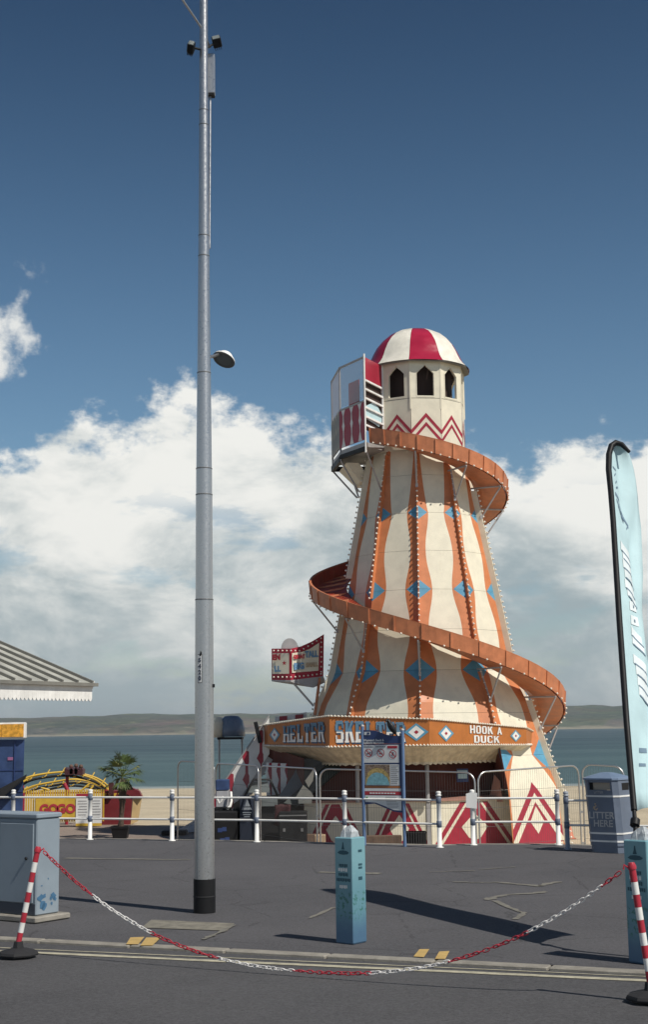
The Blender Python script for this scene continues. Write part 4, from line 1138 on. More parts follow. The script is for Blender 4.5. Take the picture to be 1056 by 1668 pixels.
# ---- bird on the sign
bp = SP(641, 1197.5); bp.y -= 0
mb = MB()
prof = [(0, -.015), (.016, -.005), (.034, .03), (.042, .075), (.040, .115), (.030, .145), (.027, .165), (.026, .185), (.016, .202), (0, .207)]
mb.grid([[Vector((-.35 * z + .02 + r * math.cos(a) * .95, r * 1.1 * math.sin(a), z + .03)) for a in [2 * pi * q / 10 for q in range(10)]] for r, z in prof], 0, True, True)
bd = solo('bird', MB(), [M['bird']], bp, 'black bird perched on top of the information sign', 'bird')
mb.prism([Vector((.012, -.02, .05)), Vector((.012, .02, .05)), Vector((.062, .014, -.055)), Vector((.062, -.014, -.055))], (.012, 0, .006))
me = mb.mesh('bird', M['bird']); bd.data = me; bd.scale = (1.5, 1.5, 1.1)
hb = Vector((-.35 * .19 + .02, 0, .22))
be = inst('beak', MB().tube([hb + Vector((-.018, -.006, -.002)), hb + Vector((-.055, -.02, -.012))], [.008, .001], 6).mesh('beak', M['black']), bd, bp)
for s_ in (-1, 1):
    inst('leg', MB().tube([Vector((.0, s_ * .014, .03)), Vector((.002, s_ * .014, -.012))], .004, 5).mesh('leg', M['black']), bd, bp)
    inst('wing', MB().ball((0, 0, 0), 1, 8, 6, 0, (.028, .012, .075)).mesh('wing', M['bird']), bd, bp + Vector((-.008, s_ * .044, .115)), (0, R(-20), 0))
    inst('eye', MB().octa((0, 0, 0), .004).mesh('eye', M['paper']), bd, bp + hb + Vector((-.014, s_ * .024, .0)))

# ---- litter bin
b0, b1 = gnd(958, 1388), gnd(1018, 1391)
bX = (b1 - b0).normalized(); bY = V3(-bX.y, bX.x); bc = (b0 + b1) / 2 + bY * .26
lb = thing('litter_bin', bc, 'slate blue litter bin with white bands and letter slot under a pitched lid', 'litter bin')
Tm = Matrix.Rotation(-.042, 4, 'Y')
BH = 1.17; hw = .275; hd_ = .26; cf = .07
def BB(x, y, z):
    x = x + (-.062 * z)                                       # the bin leans a little
    return bc + bX * x + bY * y + V3(0, 0, z)
def oct_ring(z, k=0.0, c_=cf): 
    a, e = hw + k, hd_ + k
    return [BB(x, y, z) for x, y in ((-a + c_, -e), (a - c_, -e), (a, -e + c_), (a, e - c_), (a - c_, e), (-a + c_, e), (-a, e - c_), (-a, -e + c_))]
mb = MB(); rs = [oct_ring(z, k) for z, k in ((.0, -.01), (.10, -.01), (.10, .0), (.80, .0), (.805, -.012))]
mb.grid(rs, 0, False, True); mb.poly(rs[0][::-1]); mb.poly([p + V3(0, 0, -.02) for p in oct_ring(.805, -.012)])
bo = part('bin_body', mb, M['binblue'], lb)
for z in (.165, .275, .80):
    mb = MB(); mb.grid([oct_ring(z - .012, .001), oct_ring(z - .012, .006), oct_ring(z + .012, .006), oct_ring(z + .012, .001)], 0, False, True); part('white_band', mb, M['white'], lb)
mb = MB()
for sx_ in (-1, 1):
    mb.prism([BB(sx_ * hw, -hd_ + cf, .81), BB(sx_ * (hw - cf), -hd_, .81), BB(sx_ * (hw - .10), -hd_, .81), BB(sx_ * (hw - .10), -hd_ + .04, .81), BB(sx_ * (hw - .06), hd_ - .04, .81), BB(sx_ * (hw - .10), hd_, .81), BB(sx_ * (hw - cf), hd_, .81), BB(sx_ * hw, hd_ - cf, .81)], V3(-.062 * .22, 0, .22))
mb.prism([BB(-hw + .10, -hd_, .81), BB(hw - .10, -hd_, .81), BB(hw - .10, -hd_, .888), BB(-hw + .10, -hd_, .888)], bY * .02)
mb.prism([BB(-hw + .10, -hd_, .995), BB(hw - .10, -hd_, .995), BB(hw - .10, -hd_, 1.03), BB(-hw + .10, -hd_, 1.03)], bY * .02)
part('bin_hood', mb, M['binblue'], lb)
part('hood_inside', MB().prism([BB(-hw + .10, -hd_ + .03, .89), BB(-hw + .145, -hd_ + .03, .89), BB(-hw + .145, -hd_ + .03, .995), BB(-hw + .10, -hd_ + .03, .995)], bY * .40), M['black'], lb)
part('slot_view_patch', MB().box(BB(.02, -hd_ + .05, .942), (.34, .006, .105), 0, (bX, bY, V3(0, 0, 1))), mat('sand tone seen through slot', (.42, .36, .29), .5), lb)  # pale panel added in place of the sand seen through the slot
part('slot_side', MB().box(BB(hw + .001, 0, .93), (.006, .20, .11), 0, (bX, bY, V3(0, 0, 1))), M['black'], lb)
mb = MB(); rs = [oct_ring(z, k, c_) for z, k, c_ in ((1.03, .018, cf), (1.055, .018, cf), (1.075, -.02, .06), (1.13, -.19, .02), (1.135, -.24, .005))]
mb.grid(rs, 0, False, True); mb.poly(rs[0][::-1]); mb.poly(rs[-1]); part('bin_lid', mb, mat('pale slate blue lid', (.17, .23, .33), .4), lb)
fN = -bY
M['bintext'] = mat('grey white bin print', (.46, .45, .44), .6)
text('lettering', 'LITTER', .135, bo, BB(-.01, -hd_ - .004, .525), bX, UPV, M['bintext'], .002, .001)
text('lettering', 'HERE', .135, bo, BB(.005, -hd_ - .004, .41), bX, UPV, M['bintext'], .002, .001)
text('lettering', 'LITTER', .05, bo, BB(-.02, -hd_ - .004, .853), bX, UPV, M['bintext'], .0, .001)
mb = MB()
for a, b in (((-.115, .605), (-.10, .655)), ((-.10, .655), (-.075, .665)), ((-.115, .655), (-.135, .62)), ((-.105, .615), (-.085, .60)), ((-.085, .60), (-.062, .63))):
    mb.beam(BB(a[0], -hd_ - .004, a[1]), BB(b[0], -hd_ - .004, b[1]), .004, .012)
mb.ball(BB(-.095, -hd_ - .003, .688), .012, 8, 4)
part('tidy_figure_emblem', mb, M['texttan'], bo)

# ---- turquoise bollard covers
def cover(pfl, pfr, hgt, label, tilt=0.0):
    X = (pfr - pfl); w = X.length; X.normalize(); Y = V3(-X.y, X.x)
    c = (pfl + pfr) / 2 + Y * w / 2
    rt = thing('bollard_cover', c, label, 'bollard cover', 'turquoise printed bollard covers')
    pt = lambda x, y, z: c + X * (x * w / 2 + tilt * z) + Y * (y * w / 2) + V3(0, 0, z)
    mm = bpy.data.materials.get('bollard print')
    if mm is None:
        mm = bpy.data.materials.new('bollard print'); mm.use_nodes = True
        k = NG(mm.node_tree); bs = mm.node_tree.nodes['Principled BSDF']
        P = k.n('ShaderNodeNewGeometry').outputs['Position']; sp = k.n('ShaderNodeSeparateXYZ'); k.put(sp.inputs[0], P)
        n1 = k.noise(P, 14, 4, .6); n2 = k.noise(k.add(P, (4, 4, 4)), 30, 4, .6)
        zz = k.m('ADD', sp.outputs[2], k.m('MULTIPLY', k.m('SUBTRACT', n1, .5), .12))
        c1 = k.mix(k.ramp(zz, .06, .34), (.075, .155, .25, 1), (.13, .28, .34, 1))
        c1 = k.mix(k.ramp(zz, .40, .75), c1, (.19, .37, .42, 1))
        c1 = k.mix(k.m('MULTIPLY', k.ramp(n2, .52, .62), k.m('MULTIPLY', k.ramp(zz, .46, .40), k.ramp(zz, .18, .24))), c1, (.05, .17, .15, 1))
        k.put(bs.inputs['Base Color'], c1); bs.inputs['Roughness'].default_value = .35
    mb = MB(); rings = []
    for z in (0, .012, hgt * .5, hgt - .008, hgt):
        q = .93 if z in (0, hgt) else 1.0
        rings.append([pt(x * q, y * q, z) for x, y in ((-.94, -1), (.94, -1), (1, -.94), (1, .94), (.94, 1), (-.94, 1), (-1, .94), (-1, -.94))])
    mb.grid(rings, 0, False, True); mb.poly(rings[0][::-1]); mb.poly(rings[-1])
    b = part('printed_sleeve', mb, mm, rt)
    tp = MB()                                                  # pinched plastic flaps at the top
    base = [pt(x * .62, y * .62, hgt + .001) for x, y in ((-1, -1), (1, -1), (1, 1), (-1, 1))]
    mid = [pt(x * .60, y * .50, hgt + .045) for x, y in ((-1, -1), (1, -1), (1, 1), (-1, 1))]
    tip = [pt(x, y, hgt + z) for x, y, z in ((-.28, -.12, .085), (.22, -.16, .10), (.26, .12, .095), (-.2, .15, .09))]
    tp.grid([base, mid, tip], 0, False, True); tp.poly(tip)
    part('folded_flap', tp, M['bollardgrey'], rt)
    for fx, fy, ang in ((-.3, -.7, 1), (.35, -.66, -1)):
        part('folded_flap', MB().prism([pt(fx - .3, fy, hgt), pt(fx + .3, fy, hgt), pt(fx + .06 * ang, fy + .25, hgt + .075)], Y * .006), M['bollardgrey'], rt)
    def pr(name, x0, z0, x1, z1, m_, side=0, off=.002):
        f = (lambda x, z: pt(x, -1, z) - Y * off) if side == 0 else (lambda x, z: pt(1, x, z) + X * off)
        return part(name, MB().poly([f(x0, z0), f(x1, z0), f(x1, z1), f(x0, z1)]), m_, b)
    dk = M['bollardink']
    # emblem: a boat-like shape with a mast
    f = lambda x, z: pt(x, -1, z) - Y * .002
    h = hgt
    part('emblem', MB().poly([f(-.66, h * .855), f(-.45, h * .842), (f(0, h * .836)), f(.5, h * .842), f(.68, h * .858), f(.4, h * .874), f(0, h * .879), f(-.4, h * .874)]).poly([f(-.2, h * .886), f(.16, h * .886), f(.08, h * .92), f(.03, h * .955), f(-.05, h * .955), f(-.1, h * .92)]), dk, b)
    for (z, n, x0, x1, lt) in ((.735, 5, -.5, .5, 0), (.695, 4, -.58, .5, 1), (.650, 6, -.56, .56, 0), (.600, 8, -.78, .80, 0), (.535, 5, -.45, .45, 1)):
        for q in range(n):
            a = x0 + (x1 - x0) * q / n; e = x0 + (x1 - x0) * (q + .78) / n
            pr('print_mark', a, h * (z - .014 - .004 * (q % 2)), e, h * (z + .014), M['paper'] if lt else dk)
    for (z, hh) in ((.87, .012), (.74, .010), (.71, .010), (.61, .016)):
        pr('print_mark', -.1, h * (z - hh), .45, h * (z + hh), dk, 1)
    return rt
M['bollardink'] = mat('dark teal ink', (.03, .09, .12), .5)
cover(gnd(547.5, 1536), gnd(576, 1539), .885, 'turquoise printed bollard cover standing alone in front of the stall and sign')
cover(gnd(1025, 1568), gnd(1063, 1573), .925, 'turquoise printed bollard cover at the foot of the feather flag behind the chain post')

# ---- feather flag
def flagY(z): return 11.60 + .68 * max(0, z - .8)
def fpt(x, y):
    z = 2.0
    for _ in range(30):
        Y = flagY(z); z = at(x, y, Y).z
    return at(x, y, Y)
pp = [(1039, 1440), (1040, 1398), (1034, 1320), (1028, 1250), (1022, 1180), (1016, 1095), (1010, 1010), (1005, 930), (1000, 850), (996, 800), (992.5, 765), (993, 740), (997, 726), (1004, 721), (1014, 724), (1026, 736)]
P_ = [fpt(*p) for p in pp]
base = V3(P_[0].x + .01, P_[0].y + .0, 0)
ff = thing('feather_flag', base, 'tall pale blue feather flag with black pole leaning beside the litter bin', 'flag')
part('flag_pole', MB().tube([base] + P_[:5], [.022, .022, .024, .017, .016, .015], 10), M['black'], ff)
fd = V3(.62, .78, 0).normalized()
sleeve = P_[2:]
part('pole_sleeve', MB().tube(sleeve, [.026, .026, .027, .028, .028, .028, .028, .029, .030, .031, .031, .030, .026, .018], 10), M['black'], ff)
part('pole_clip', MB().tube([fpt(1036, 1335), fpt(1035, 1345)], .04, 8), M['black'], ff)
part('pole_clip', MB().tube([fpt(1041, 1388), fpt(1041, 1392)], .045, 8), M['black'], ff)
ys_ = [1322, 1290, 1250, 1215, 1180, 1140, 1095, 1050, 1010, 970, 930, 890, 850, 820, 795, 775, 758, 745, 736, 729, 724]
def sx(y):
    for (x0, y0), (x1, y1) in zip(pp, pp[1:]):
        if y1 <= y <= y0 and y0 != y1: return x0 + (x1 - x0) * (y0 - y) / (y0 - y1)
    return 997
rows = []; NW = 14
def foldf(u, z): return .05 * math.sin(5.2 * u + 2.1 * z) * u + .025 * math.sin(11 * u - 5.0 * z + 1) * u + .02 * math.sin(3 * z) * u
for y in ys_:
    p = fpt(sx(y), y); z = p.z
    wmax = .58
    if y < 880:
        t = max(0, (880 - y) / 156); wmax = .58 * math.sqrt(max(0, 1 - t ** 2.2)) + .04
    rows.append([p + fd * (wmax * u) + V3(-fd.y, fd.x) * -foldf(u, z) + V3(0, 0, (-.03 if y > 1000 else 0) * u * u + (.05 * u if y > 1300 else 0)) for u in [q / NW for q in range(NW + 1)]])
o = part('flag_cloth', MB().grid(rows, 0, True), M['flag'], ff)
o['label'] = 'pale blue printed cloth of the flag'
o.modifiers.new('thickness', 'SOLIDIFY').thickness = .003
M['flagwhite'] = mat('white flag print', (.70, .76, .77), .7); M['flagink'] = mat('slate flag print', (.15, .22, .29), .7)
def fl(u, y, off=.004):
    for k in range(len(ys_) - 1):
        if ys_[k] >= y >= ys_[k + 1]:
            t = (ys_[k] - y) / (ys_[k] - ys_[k + 1]); break
    q = min(NW - 1, int(u * NW)); s_ = u * NW - q
    a = rows[k][q].lerp(rows[k][q + 1], s_); b = rows[k + 1][q].lerp(rows[k + 1][q + 1], s_)
    nn = fd.cross(UPV).normalized()
    return a.lerp(b, t) + nn * off
def fpatch(name, pts, m_, off=.004):
    # small quads laid on the cloth
    mb = MB()
    for quad in pts: mb.poly([fl(u, y, off) for u, y in quad])
    part(name, mb, m_, o)
def stroke(a, b, w, n=4, wy=None):
    qs = []
    for k in range(n):
        t0, t1 = k / n, (k + 1) / n
        p = (a[0] + (b[0] - a[0]) * t0, a[1] + (b[1] - a[1]) * t0); q = (a[0] + (b[0] - a[0]) * t1, a[1] + (b[1] - a[1]) * t1)
        qs.append([(p[0], p[1] + w), (q[0], q[1] + w), (q[0], q[1] - w), (p[0], p[1] - w)])
    return qs
# dark script emblem near the top
scr = []
for a, b, w in (((.22, 758), (.36, 763), 1.5), ((.24, 772), (.33, 768), 1.5), ((.24, 784), (.34, 780), 1.6), ((.22, 792), (.36, 790), 1.6), ((.15, 802), (.34, 812), 3), ((.18, 812), (.32, 826), 3), ((.22, 820), (.48, 842), 3), ((.34, 815), (.46, 836), 2), ((.46, 838), (.60, 852), 3), ((.52, 856), (.60, 850), 2), ((.36, 836), (.44, 846), 2)):
    scr += stroke(a, b, w, 3)
fpatch('flag_emblem', scr, M['flagink'])
# slanted white letter strokes with dark edges down the middle of the cloth
for k, (y, u0, u1, kind) in enumerate(((893, .20, .50, 0), (907, .24, .54, 0), (922, .22, .58, 1), (938, .24, .60, 1), (955, .22, .56, 0), (968, .26, .58, 1), (985, .30, .56, 2), (1008, .32, .56, 2), (1032, .32, .56, 1), (1046, .34, .60, 0), (1078, .34, .64, 0), (1096, .38, .68, 1), (1114, .40, .70, 0), (1130, .42, .72, 1))):
    dy = 15 if kind != 2 else 2
    fpatch('letter_stroke', stroke((u0, y - dy * .5), (u1, y + dy * .7), 7.5, 4), M['flagwhite'], .005)
    if kind != 2: fpatch('letter_edge', stroke((u0 + .02, y - dy * .5 + 8.4), (u1 + .03, y + dy * .7 + 8.6), 1.3, 4), M['flagink'], .007)
    else: fpatch('letter_edge', stroke((.42, y), (.46, y + 1), 2.2, 1), M['flagink'], .009)
fpatch('flag_emblem', stroke((.42, 1222), (.60, 1222), 4, 3) + stroke((.38, 1246), (.56, 1246), 2.5, 3), M['flagink'])

# ---- chain posts and chain
def chain_post(bx, tp, label):
    rt = thing('chain_post', bx, label, 'chain post', 'red and white striped chain posts')
    mb = MB(); c = bx
    rr = [(.0, 0), (.165, 0), (.17, .012), (.16, .03), (.075, .055), (.045, .06), (.036, .11), (0, .112)]
    mb.lathe(rr, c, 8, 0, False); part('rubber_base', mb, M['blackrub'], rt)
    a = bx + V3(0, 0, .10); d = tp - a; n = 9
    for k in range(n):
        p, q = a + d * (k / n), a + d * ((k + 1) / n - .001)
        part('stripe_band', MB().tube([p, q], .0235, 12), M['chainred'] if k % 2 == 0 else M['white'], rt)
    cpp = MB().tube([tp, tp + d.normalized() * .02, tp + d.normalized() * .045], [.029, .03, .02], 12); part('post_cap', cpp, M['chainred'], rt)
    for sgn in ((1,) if tp.x < 0 else (-1,)): part('chain_hook', MB().tube([tp + V3(sgn * .02, 0, .005), tp + V3(sgn * .055, 0, .03), tp + V3(sgn * .06, 0, .0)], .007, 6), M['chainred'], rt)
    return rt
cl, cr = gnd(29, 1556), gnd(1062, 1628)
tl = at(60, 1388, cl.y + .02); tr_ = at(1031, 1416, cr.y + .02)
chain_post(cl, tl, 'red and white chain post beside the grey utility cabinet')
chain_post(cr, tr_, 'red and white chain post in front of the turquoise bollard cover by the flag')
ca, cb = tl + V3(.06, 0, 0), tr_ + V3(-.06, 0, 0)
def chain_at(t):
    p = ca.lerp(cb, t); s_ = abs(2 * t - 1)
    p.z = max(.016, .02 + (p.z - .02) * (s_ ** 2.35))
    return p
N = 2000; acc = [0]; prev = chain_at(0)
for k in range(1, N + 1):
    q = chain_at(k / N); acc.append(acc[-1] + (q - prev).length); prev = q
Ltot = acc[-1]; pitch = .040; nl = int(Ltot / pitch)
def at_len(s_):
    lo, hi = 0, N
    while hi - lo > 1:
        md = (lo + hi) // 2
        if acc[md] < s_: lo = md
        else: hi = md
    return chain_at((lo + (s_ - acc[lo]) / max(1e-9, acc[hi] - acc[lo])) / N)
ch_ = thing('barrier_chain', ca, 'red and white plastic chain sagging onto the road between the two striped posts', 'chain')
ring = MB(); LL_, WW_ = .0275, .0125
cp = [Vector((LL_ * math.copysign(abs(math.cos(a)) ** .7, math.cos(a)), WW_ * math.copysign(abs(math.sin(a)) ** .8, math.sin(a)), 0)) for a in [2 * pi * k / 10 for k in range(10)]]
rings = []
for k in range(10):
    T = (cp[(k + 1) % 10] - cp[k - 1]).normalized(); A_ = V3(0, 0, 1); B_ = T.cross(A_)
    rings.append([cp[k] + (A_ * math.cos(q * 2 * pi / 4 + .78) + B_ * math.sin(q * 2 * pi / 4 + .78)) * .0044 for q in range(4)])
rings.append(rings[0]); ring.grid(rings, 0, True, True)
lm = [ring.mesh('link', M['chainred']), ring.mesh('link', M['chainwhite'])]
def chain_px(p):
    d = p - Vector((0, 0, EYE)); return CX + FPX * d.dot(_r) / d.dot(_f)
for k in range(nl):
    s_ = (k + .5) * pitch; p = at_len(s_); T = (at_len(min(Ltot, s_ + .01)) - at_len(max(0, s_ - .01))).normalized()
    Yv = UPV.cross(T).normalized(); Zv = T.cross(Yv)
    a = (pi / 2 if k % 2 else 0) + random.uniform(-.5, .5) + .4
    Y2 = Yv * math.cos(a) + Zv * math.sin(a); Z2 = T.cross(Y2)
    f = s_ / Ltot
    sect = 0
    for b_ in (.115, .235, .355, .485, .60, .72, .845, .965):
        if f > b_: sect += 1
    o = bpy.data.objects.new('link', lm[sect % 2]); COL.objects.link(o); o.parent = ch_
    Mx = Matrix(((T.x, Y2.x, Z2.x, 0), (T.y, Y2.y, Z2.y, 0), (T.z, Y2.z, Z2.z, 0), (0, 0, 0, 1)))
    o.matrix_basis = Matrix.Translation(p + V3(random.uniform(-.002, .002), 0, random.uniform(0, .003)) - ca) @ Mx

# ---- utility cabinet
C0 = V3(-2.85, 14.20); cX = V3(.82, -.57).normalized(); cY = V3(-cX.y, cX.x)
cw, cd, chh = 1.05, .315, 1.0
cc = C0 - cX * cw / 2 + cY * cd / 2
uc = thing('utility_cabinet', cc, 'pale blue grey steel utility cabinet on a concrete plinth', 'cabinet')
ax = (cX, cY, V3(0, 0, 1))
part('plinth', MB().box(cc + V3(.0, 0, .03), (cw + .16, cd + .16, .055), 0, ax, .01), M['concrete'], uc)
mb = MB().box(cc + V3(0, 0, .06 + .46), (cw, cd, .92), 0, ax, .012)
bo = part('cabinet_body', mb, M['cab'], uc)
part('cabinet_roof', MB().box(cc + V3(0, 0, 1.005), (cw + .03, cd + .03, .05), 0, ax, .012), M['cab'], uc)
part('kick_plate', MB().box(cc - cY * (cd / 2 + .002) + V3(0, 0, .12), (cw - .02, .008, .10), 0, ax), mat('dark kick plate', (.06, .07, .09), .6), uc)
for s_ in (-1, 1):
    dc = cc + cX * (s_ * (cw / 4 - .012)) - cY * (cd / 2 + .008)
    o = part('cabinet_door', MB().box(dc + V3(0, 0, .555), (cw / 2 - .05, .016, .76), 0, ax, .006), M['cab'], uc)
    hp = dc + cX * (.15 if s_ > 0 else -.15) - cY * .015
    part('door_lock', MB().ball(hp + V3(0, 0, .60), .016, 8, 5), M['black'], o)
    part('door_lock', MB().box(hp + V3(0, 0, .22), (.02, .012, .05), 0, ax, .004), M['steel'], o)
M['bluescuff'] = mat('flaked blue paint', (.06, .15, .26), .6)
sc = MB(); rnd = random.Random(5)
for u, v, s_ in ((.18, .18, .05), (.26, .13, .06), (.33, .20, .035), (.62, .17, .03), (.72, .19, .045), (.80, .16, .03), (.5, .36, .012), (.22, .3, .012), (.35, .10, .05), (.66, .12, .02)):
    c = C0 + cY * (cd * u) + cX * .0035 + V3(0, 0, v + .04)
    sc.poly([c + cY * (s_ * rnd.uniform(.4, 1) * math.cos(a)) + V3(0, 0, s_ * rnd.uniform(.35, .9) * math.sin(a)) for a in [2 * pi * k / 9 for k in range(9)]])
part('flaked_patch', sc, M['bluescuff'], uc, kind='stuff')

# ================================================================== beach side
# ---- crowd fence panels
wire_cache = {}
def fence_panel(p0, p1, label):
    """p0, p1: (px, py, depth) of the two top corners"""
    a, b = at(*p0), at(*p1); H0 = 2.0
    d = b - a; Lx = d.length; X = d.normalized(); a0 = a - V3(0, 0, H0); b0 = b - V3(0, 0, H0)
    rt = thing('fence_panel', (a0 + b0) / 2, label, 'fence panel', 'mesh fence panels round the helter skelter')
    rr = .22; a0.z = GB; b0.z = GB; H0 = (a.z + b.z) / 2 - GB; pts = [a0]
    for k in range(6):
        t = pi / 2 * k / 5; pts.append(a + X * (rr * (1 - math.cos(t))) + V3(0, 0, -rr * (1 - math.sin(t))))
    for k in range(6):
        t = pi / 2 * k / 5; pts.append(b - X * (rr * (1 - math.sin(t))) + V3(0, 0, -rr * (1 - math.cos(t))))
    pts.append(b0)
    part('frame', MB().tube(pts, .021, 6), M['steel'], rt)
    w = MB(); n = int(Lx / .062)
    for k in range(1, n):
        x = Lx * k / n; top = 0.0
        if x < rr: top = rr - math.sqrt(max(0, rr * rr - (rr - x) ** 2))
        if Lx - x < rr: top = rr - math.sqrt(max(0, rr * rr - (rr - Lx + x) ** 2))
        p = a0.lerp(b0, k / n); w.beam(p + V3(0, 0, .15), V3(p.x, p.y, a.z + (b.z - a.z) * k / n - top), .003, .003)
    for z in (.15, .55, .95, 1.35, 1.72):
        w.beam(a0 + V3(0, 0, z), b0 + V3(0, 0, z), .006, .006)
    part('wire_mesh', w, M['wire'], rt, kind='stuff')
    for s_, q in ((a0, 1), (b0, -1)):
        part('foot_block', MB().box(s_ + V3(0, 0, .07), (.22, .62, .13), 0, None, .02), M['blackrub'], rt)
    for z in (1.15, .45): part('coupler', MB().box(b0 + V3(0, 0, z) + X * .04, (.07, .05, .05)), M['steel'], rt)
fence_panel((521, 1252.5, 33.0), (773.5, 1258.5, 31.6), 'wide mesh fence panel in front of the stall behind the information sign')
fence_panel((779, 1258, 31.6), (943, 1246.5, 33.2), 'mesh fence panel in front of the red chevron facet right of the stall')
fence_panel((949, 1245, 33.3), (1016.5, 1249, 32.9), 'mesh fence panel directly behind the litter bin')
fence_panel((424, 1247.5, 36.0), (515.5, 1252.5, 33.1), 'mesh fence panel in front of the dark slide runout')
fence_panel((352, 1243.5, 39.0), (421, 1247.2, 36.2), 'mesh fence panel in front of the red and white stair side')
fence_panel((289.5, 1239, 40.5), (349, 1243, 39.2), 'mesh fence panel partly hidden behind the lamp column')

def on_beach(x, y): return gnd(x, y, GB + .006)
def bx(name, x0, x1, y0, y1, Y, depth, mm, label, cat, bev=.01, group=None, **k):
    """a box whose front face spans the given image rows and columns at depth Y"""
    a, b = at(x0, y1, Y), at(x1, y0, Y); zb = min(a.z, b.z)
    c = V3((a.x + b.x) / 2, Y + depth / 2, (a.z + b.z) / 2)
    return c, (b.x - a.x, depth, b.z - a.z)
# timbers and crate at the stall front
for (x0, x1, y0, y1, Y, label) in ((462, 527, 1359, 1376, 35.9, 'long dark timber beam lying along the foot of the stall below the fence'), (513, 530.5, 1360, 1375, 33.6, 'short pale timber block standing beside the fence panel joint'), (556, 655, 1361, 1377, 35.6, 'long timber beam lying between the posts of the information sign')):
    c, d = bx('', x0, x1, y0, y1, Y, .25, None, '', '')
    b_ = V3(c.x, c.y, GB); d = (d[0], d[1], c.z + d[2] / 2 - GB); c.z = GB + d[2] / 2
    solo('timber_beam', MB().box(c, d, 0, None, .012), M['wood'] if x1 - x0 > 30 else mat('pale timber', (.42, .30, .19), .8, var=.2, vscale=8), b_, label, 'timber', 'timber beams by the stall')
c, d = bx('', 661, 696, 1355, 1380, 34.8, .4, None, '', '')
cr_ = thing('crate', V3(c.x, c.y, GB), 'black ribbed plastic crate beside the right post of the information sign', 'crate')
zt = c.z + d[2] / 2; hh = zt - GB
part('crate_body', MB().box(V3(c.x, c.y, GB + hh / 2), (d[0] - .03, d[1] - .03, hh), 0, None, .01), M['black'], cr_)
for k in range(9): part('rib', MB().box(V3(c.x - d[0] / 2 + d[0] * (k + .5) / 9, c.y - d[1] / 2, GB + hh / 2), (.022, .03, hh * .94)), M['tubegrey'] if False else M['blackrub'], cr_)
part('rim', MB().box(V3(c.x, c.y, zt - .02), (d[0], d[1], .04), 0, None, .01), M['black'], cr_)
cn = on_beach(929, 1366); cn = V3(cn.x, cn.y, GB)
o = thing('traffic_cone', cn, 'small faded orange cone on the sand behind the shade-toned railing post', 'cone')
part('cone_body', MB().lathe([(.13, .02), (.125, .03), (.03, .42), (0, .42)], cn, 12), mat('faded orange plastic', (.55, .20, .12), .6), o)
part('cone_base', MB().box(cn + V3(0, 0, .012), (.32, .32, .024), 0, None, .006), mat('faded orange plastic base', (.45, .17, .11), .6), o)

# ---- clutter beside the stairs
c, d = bx('', 455, 500, 1322, 1372, 35.6, .6, None, '', '')
d = (d[0], d[1], c.z + d[2] / 2 - GB); c.z = GB + d[2] / 2
ec = thing('dark_filler_case', V3(c.x, c.y, GB), 'black case added to darken the area under the dark slide runout', 'case')  # black case added to fill the dark area beside the stall
part('case_body', MB().box(c, d, 0, None, .02), M['black'], ec)
for k in (-.32, .32): part('case_latch', MB().box(c + V3(k * d[0], -d[1] / 2 - .008, .12), (.06, .02, .08)), M['jointgrey'], ec)
part('case_edge', MB().box(c + V3(0, -d[1] / 2 - .006, d[2] / 2 - .09), (d[0] * .98, .014, .03)), M['jointgrey'], ec)
hc_ = at(461, 1318, 36.0)
jt = thing('jacket', hc_, 'dark red cloth draped over the buggy and added black case', 'cloth')
jm = MB(); rw = []
for q in range(7):
    rw.append([hc_ + V3(-.20 + .066 * q + .012 * math.sin(3 * r_ + q), -.12 - .05 * math.sin(q * 1.3 + r_ * .6), .12 - .085 * r_ - .012 * math.sin(q * 2.0)) for r_ in range(7)])
jm.grid(rw, 0, True); jp = part('cloth_sheet', jm, mat('dark red cloth', (.045, .010, .012), .85), jt); jp.modifiers.new('thickness', 'SOLIDIFY').thickness = .012
M['chalkboard'] = mat('navy black board', (.014, .02, .036), .6)
def simple_board(x0, x1, y0, y1, Y, mm, label, cat, name, legs=True):
    c, d = bx('', x0, x1, y0, y1, Y, .05, None, '', '')
    rt = thing(name, V3(c.x, c.y, GB), label, cat)
    zt = c.z + d[2] / 2
    part('front_board', MB().prism([V3(c.x - d[0] / 2, Y - .1, GB + .03), V3(c.x + d[0] / 2, Y - .1, GB + .03), V3(c.x + d[0] / 2, Y + .06, zt), V3(c.x - d[0] / 2, Y + .06, zt)], (0, .03, 0)), M[mm], rt)
    part('rear_board', MB().prism([V3(c.x - d[0] / 2, Y + .45, GB + .03), V3(c.x + d[0] / 2, Y + .45, GB + .03), V3(c.x + d[0] / 2, Y + .11, zt), V3(c.x - d[0] / 2, Y + .11, zt)][::-1], (0, -.03, 0)), M[mm], rt)
    return rt, c, d
rt, c, d = simple_board(391, 413, 1296, 1372, 36.2, 'chalkboard', 'dark chalkboard with a pale ice cream drawing behind the railing', 'sign board', 'sign_board')
dm = mat('chalk grey', (.28, .31, .34), .8)
pc = at(402, 1315, 36.1)
part('chalk_drawing', MB().poly([pc + V3(-.09, 0, .02), pc + V3(.09, 0, .02), pc + V3(.05, 0, .10), pc + V3(.012, 0, .20), pc + V3(-.012, 0, .20), pc + V3(-.05, 0, .10)]).poly([pc + V3(-.13, 0, -.06), pc + V3(.13, 0, -.06), pc + V3(.10, 0, -.005), pc + V3(-.10, 0, -.005)]), dm, rt)
for k in range(3): part('chalk_line', MB().box(pc + V3(0, 0, -.13 - .05 * k), (.22 - .04 * k, .008, .018)), dm, rt)
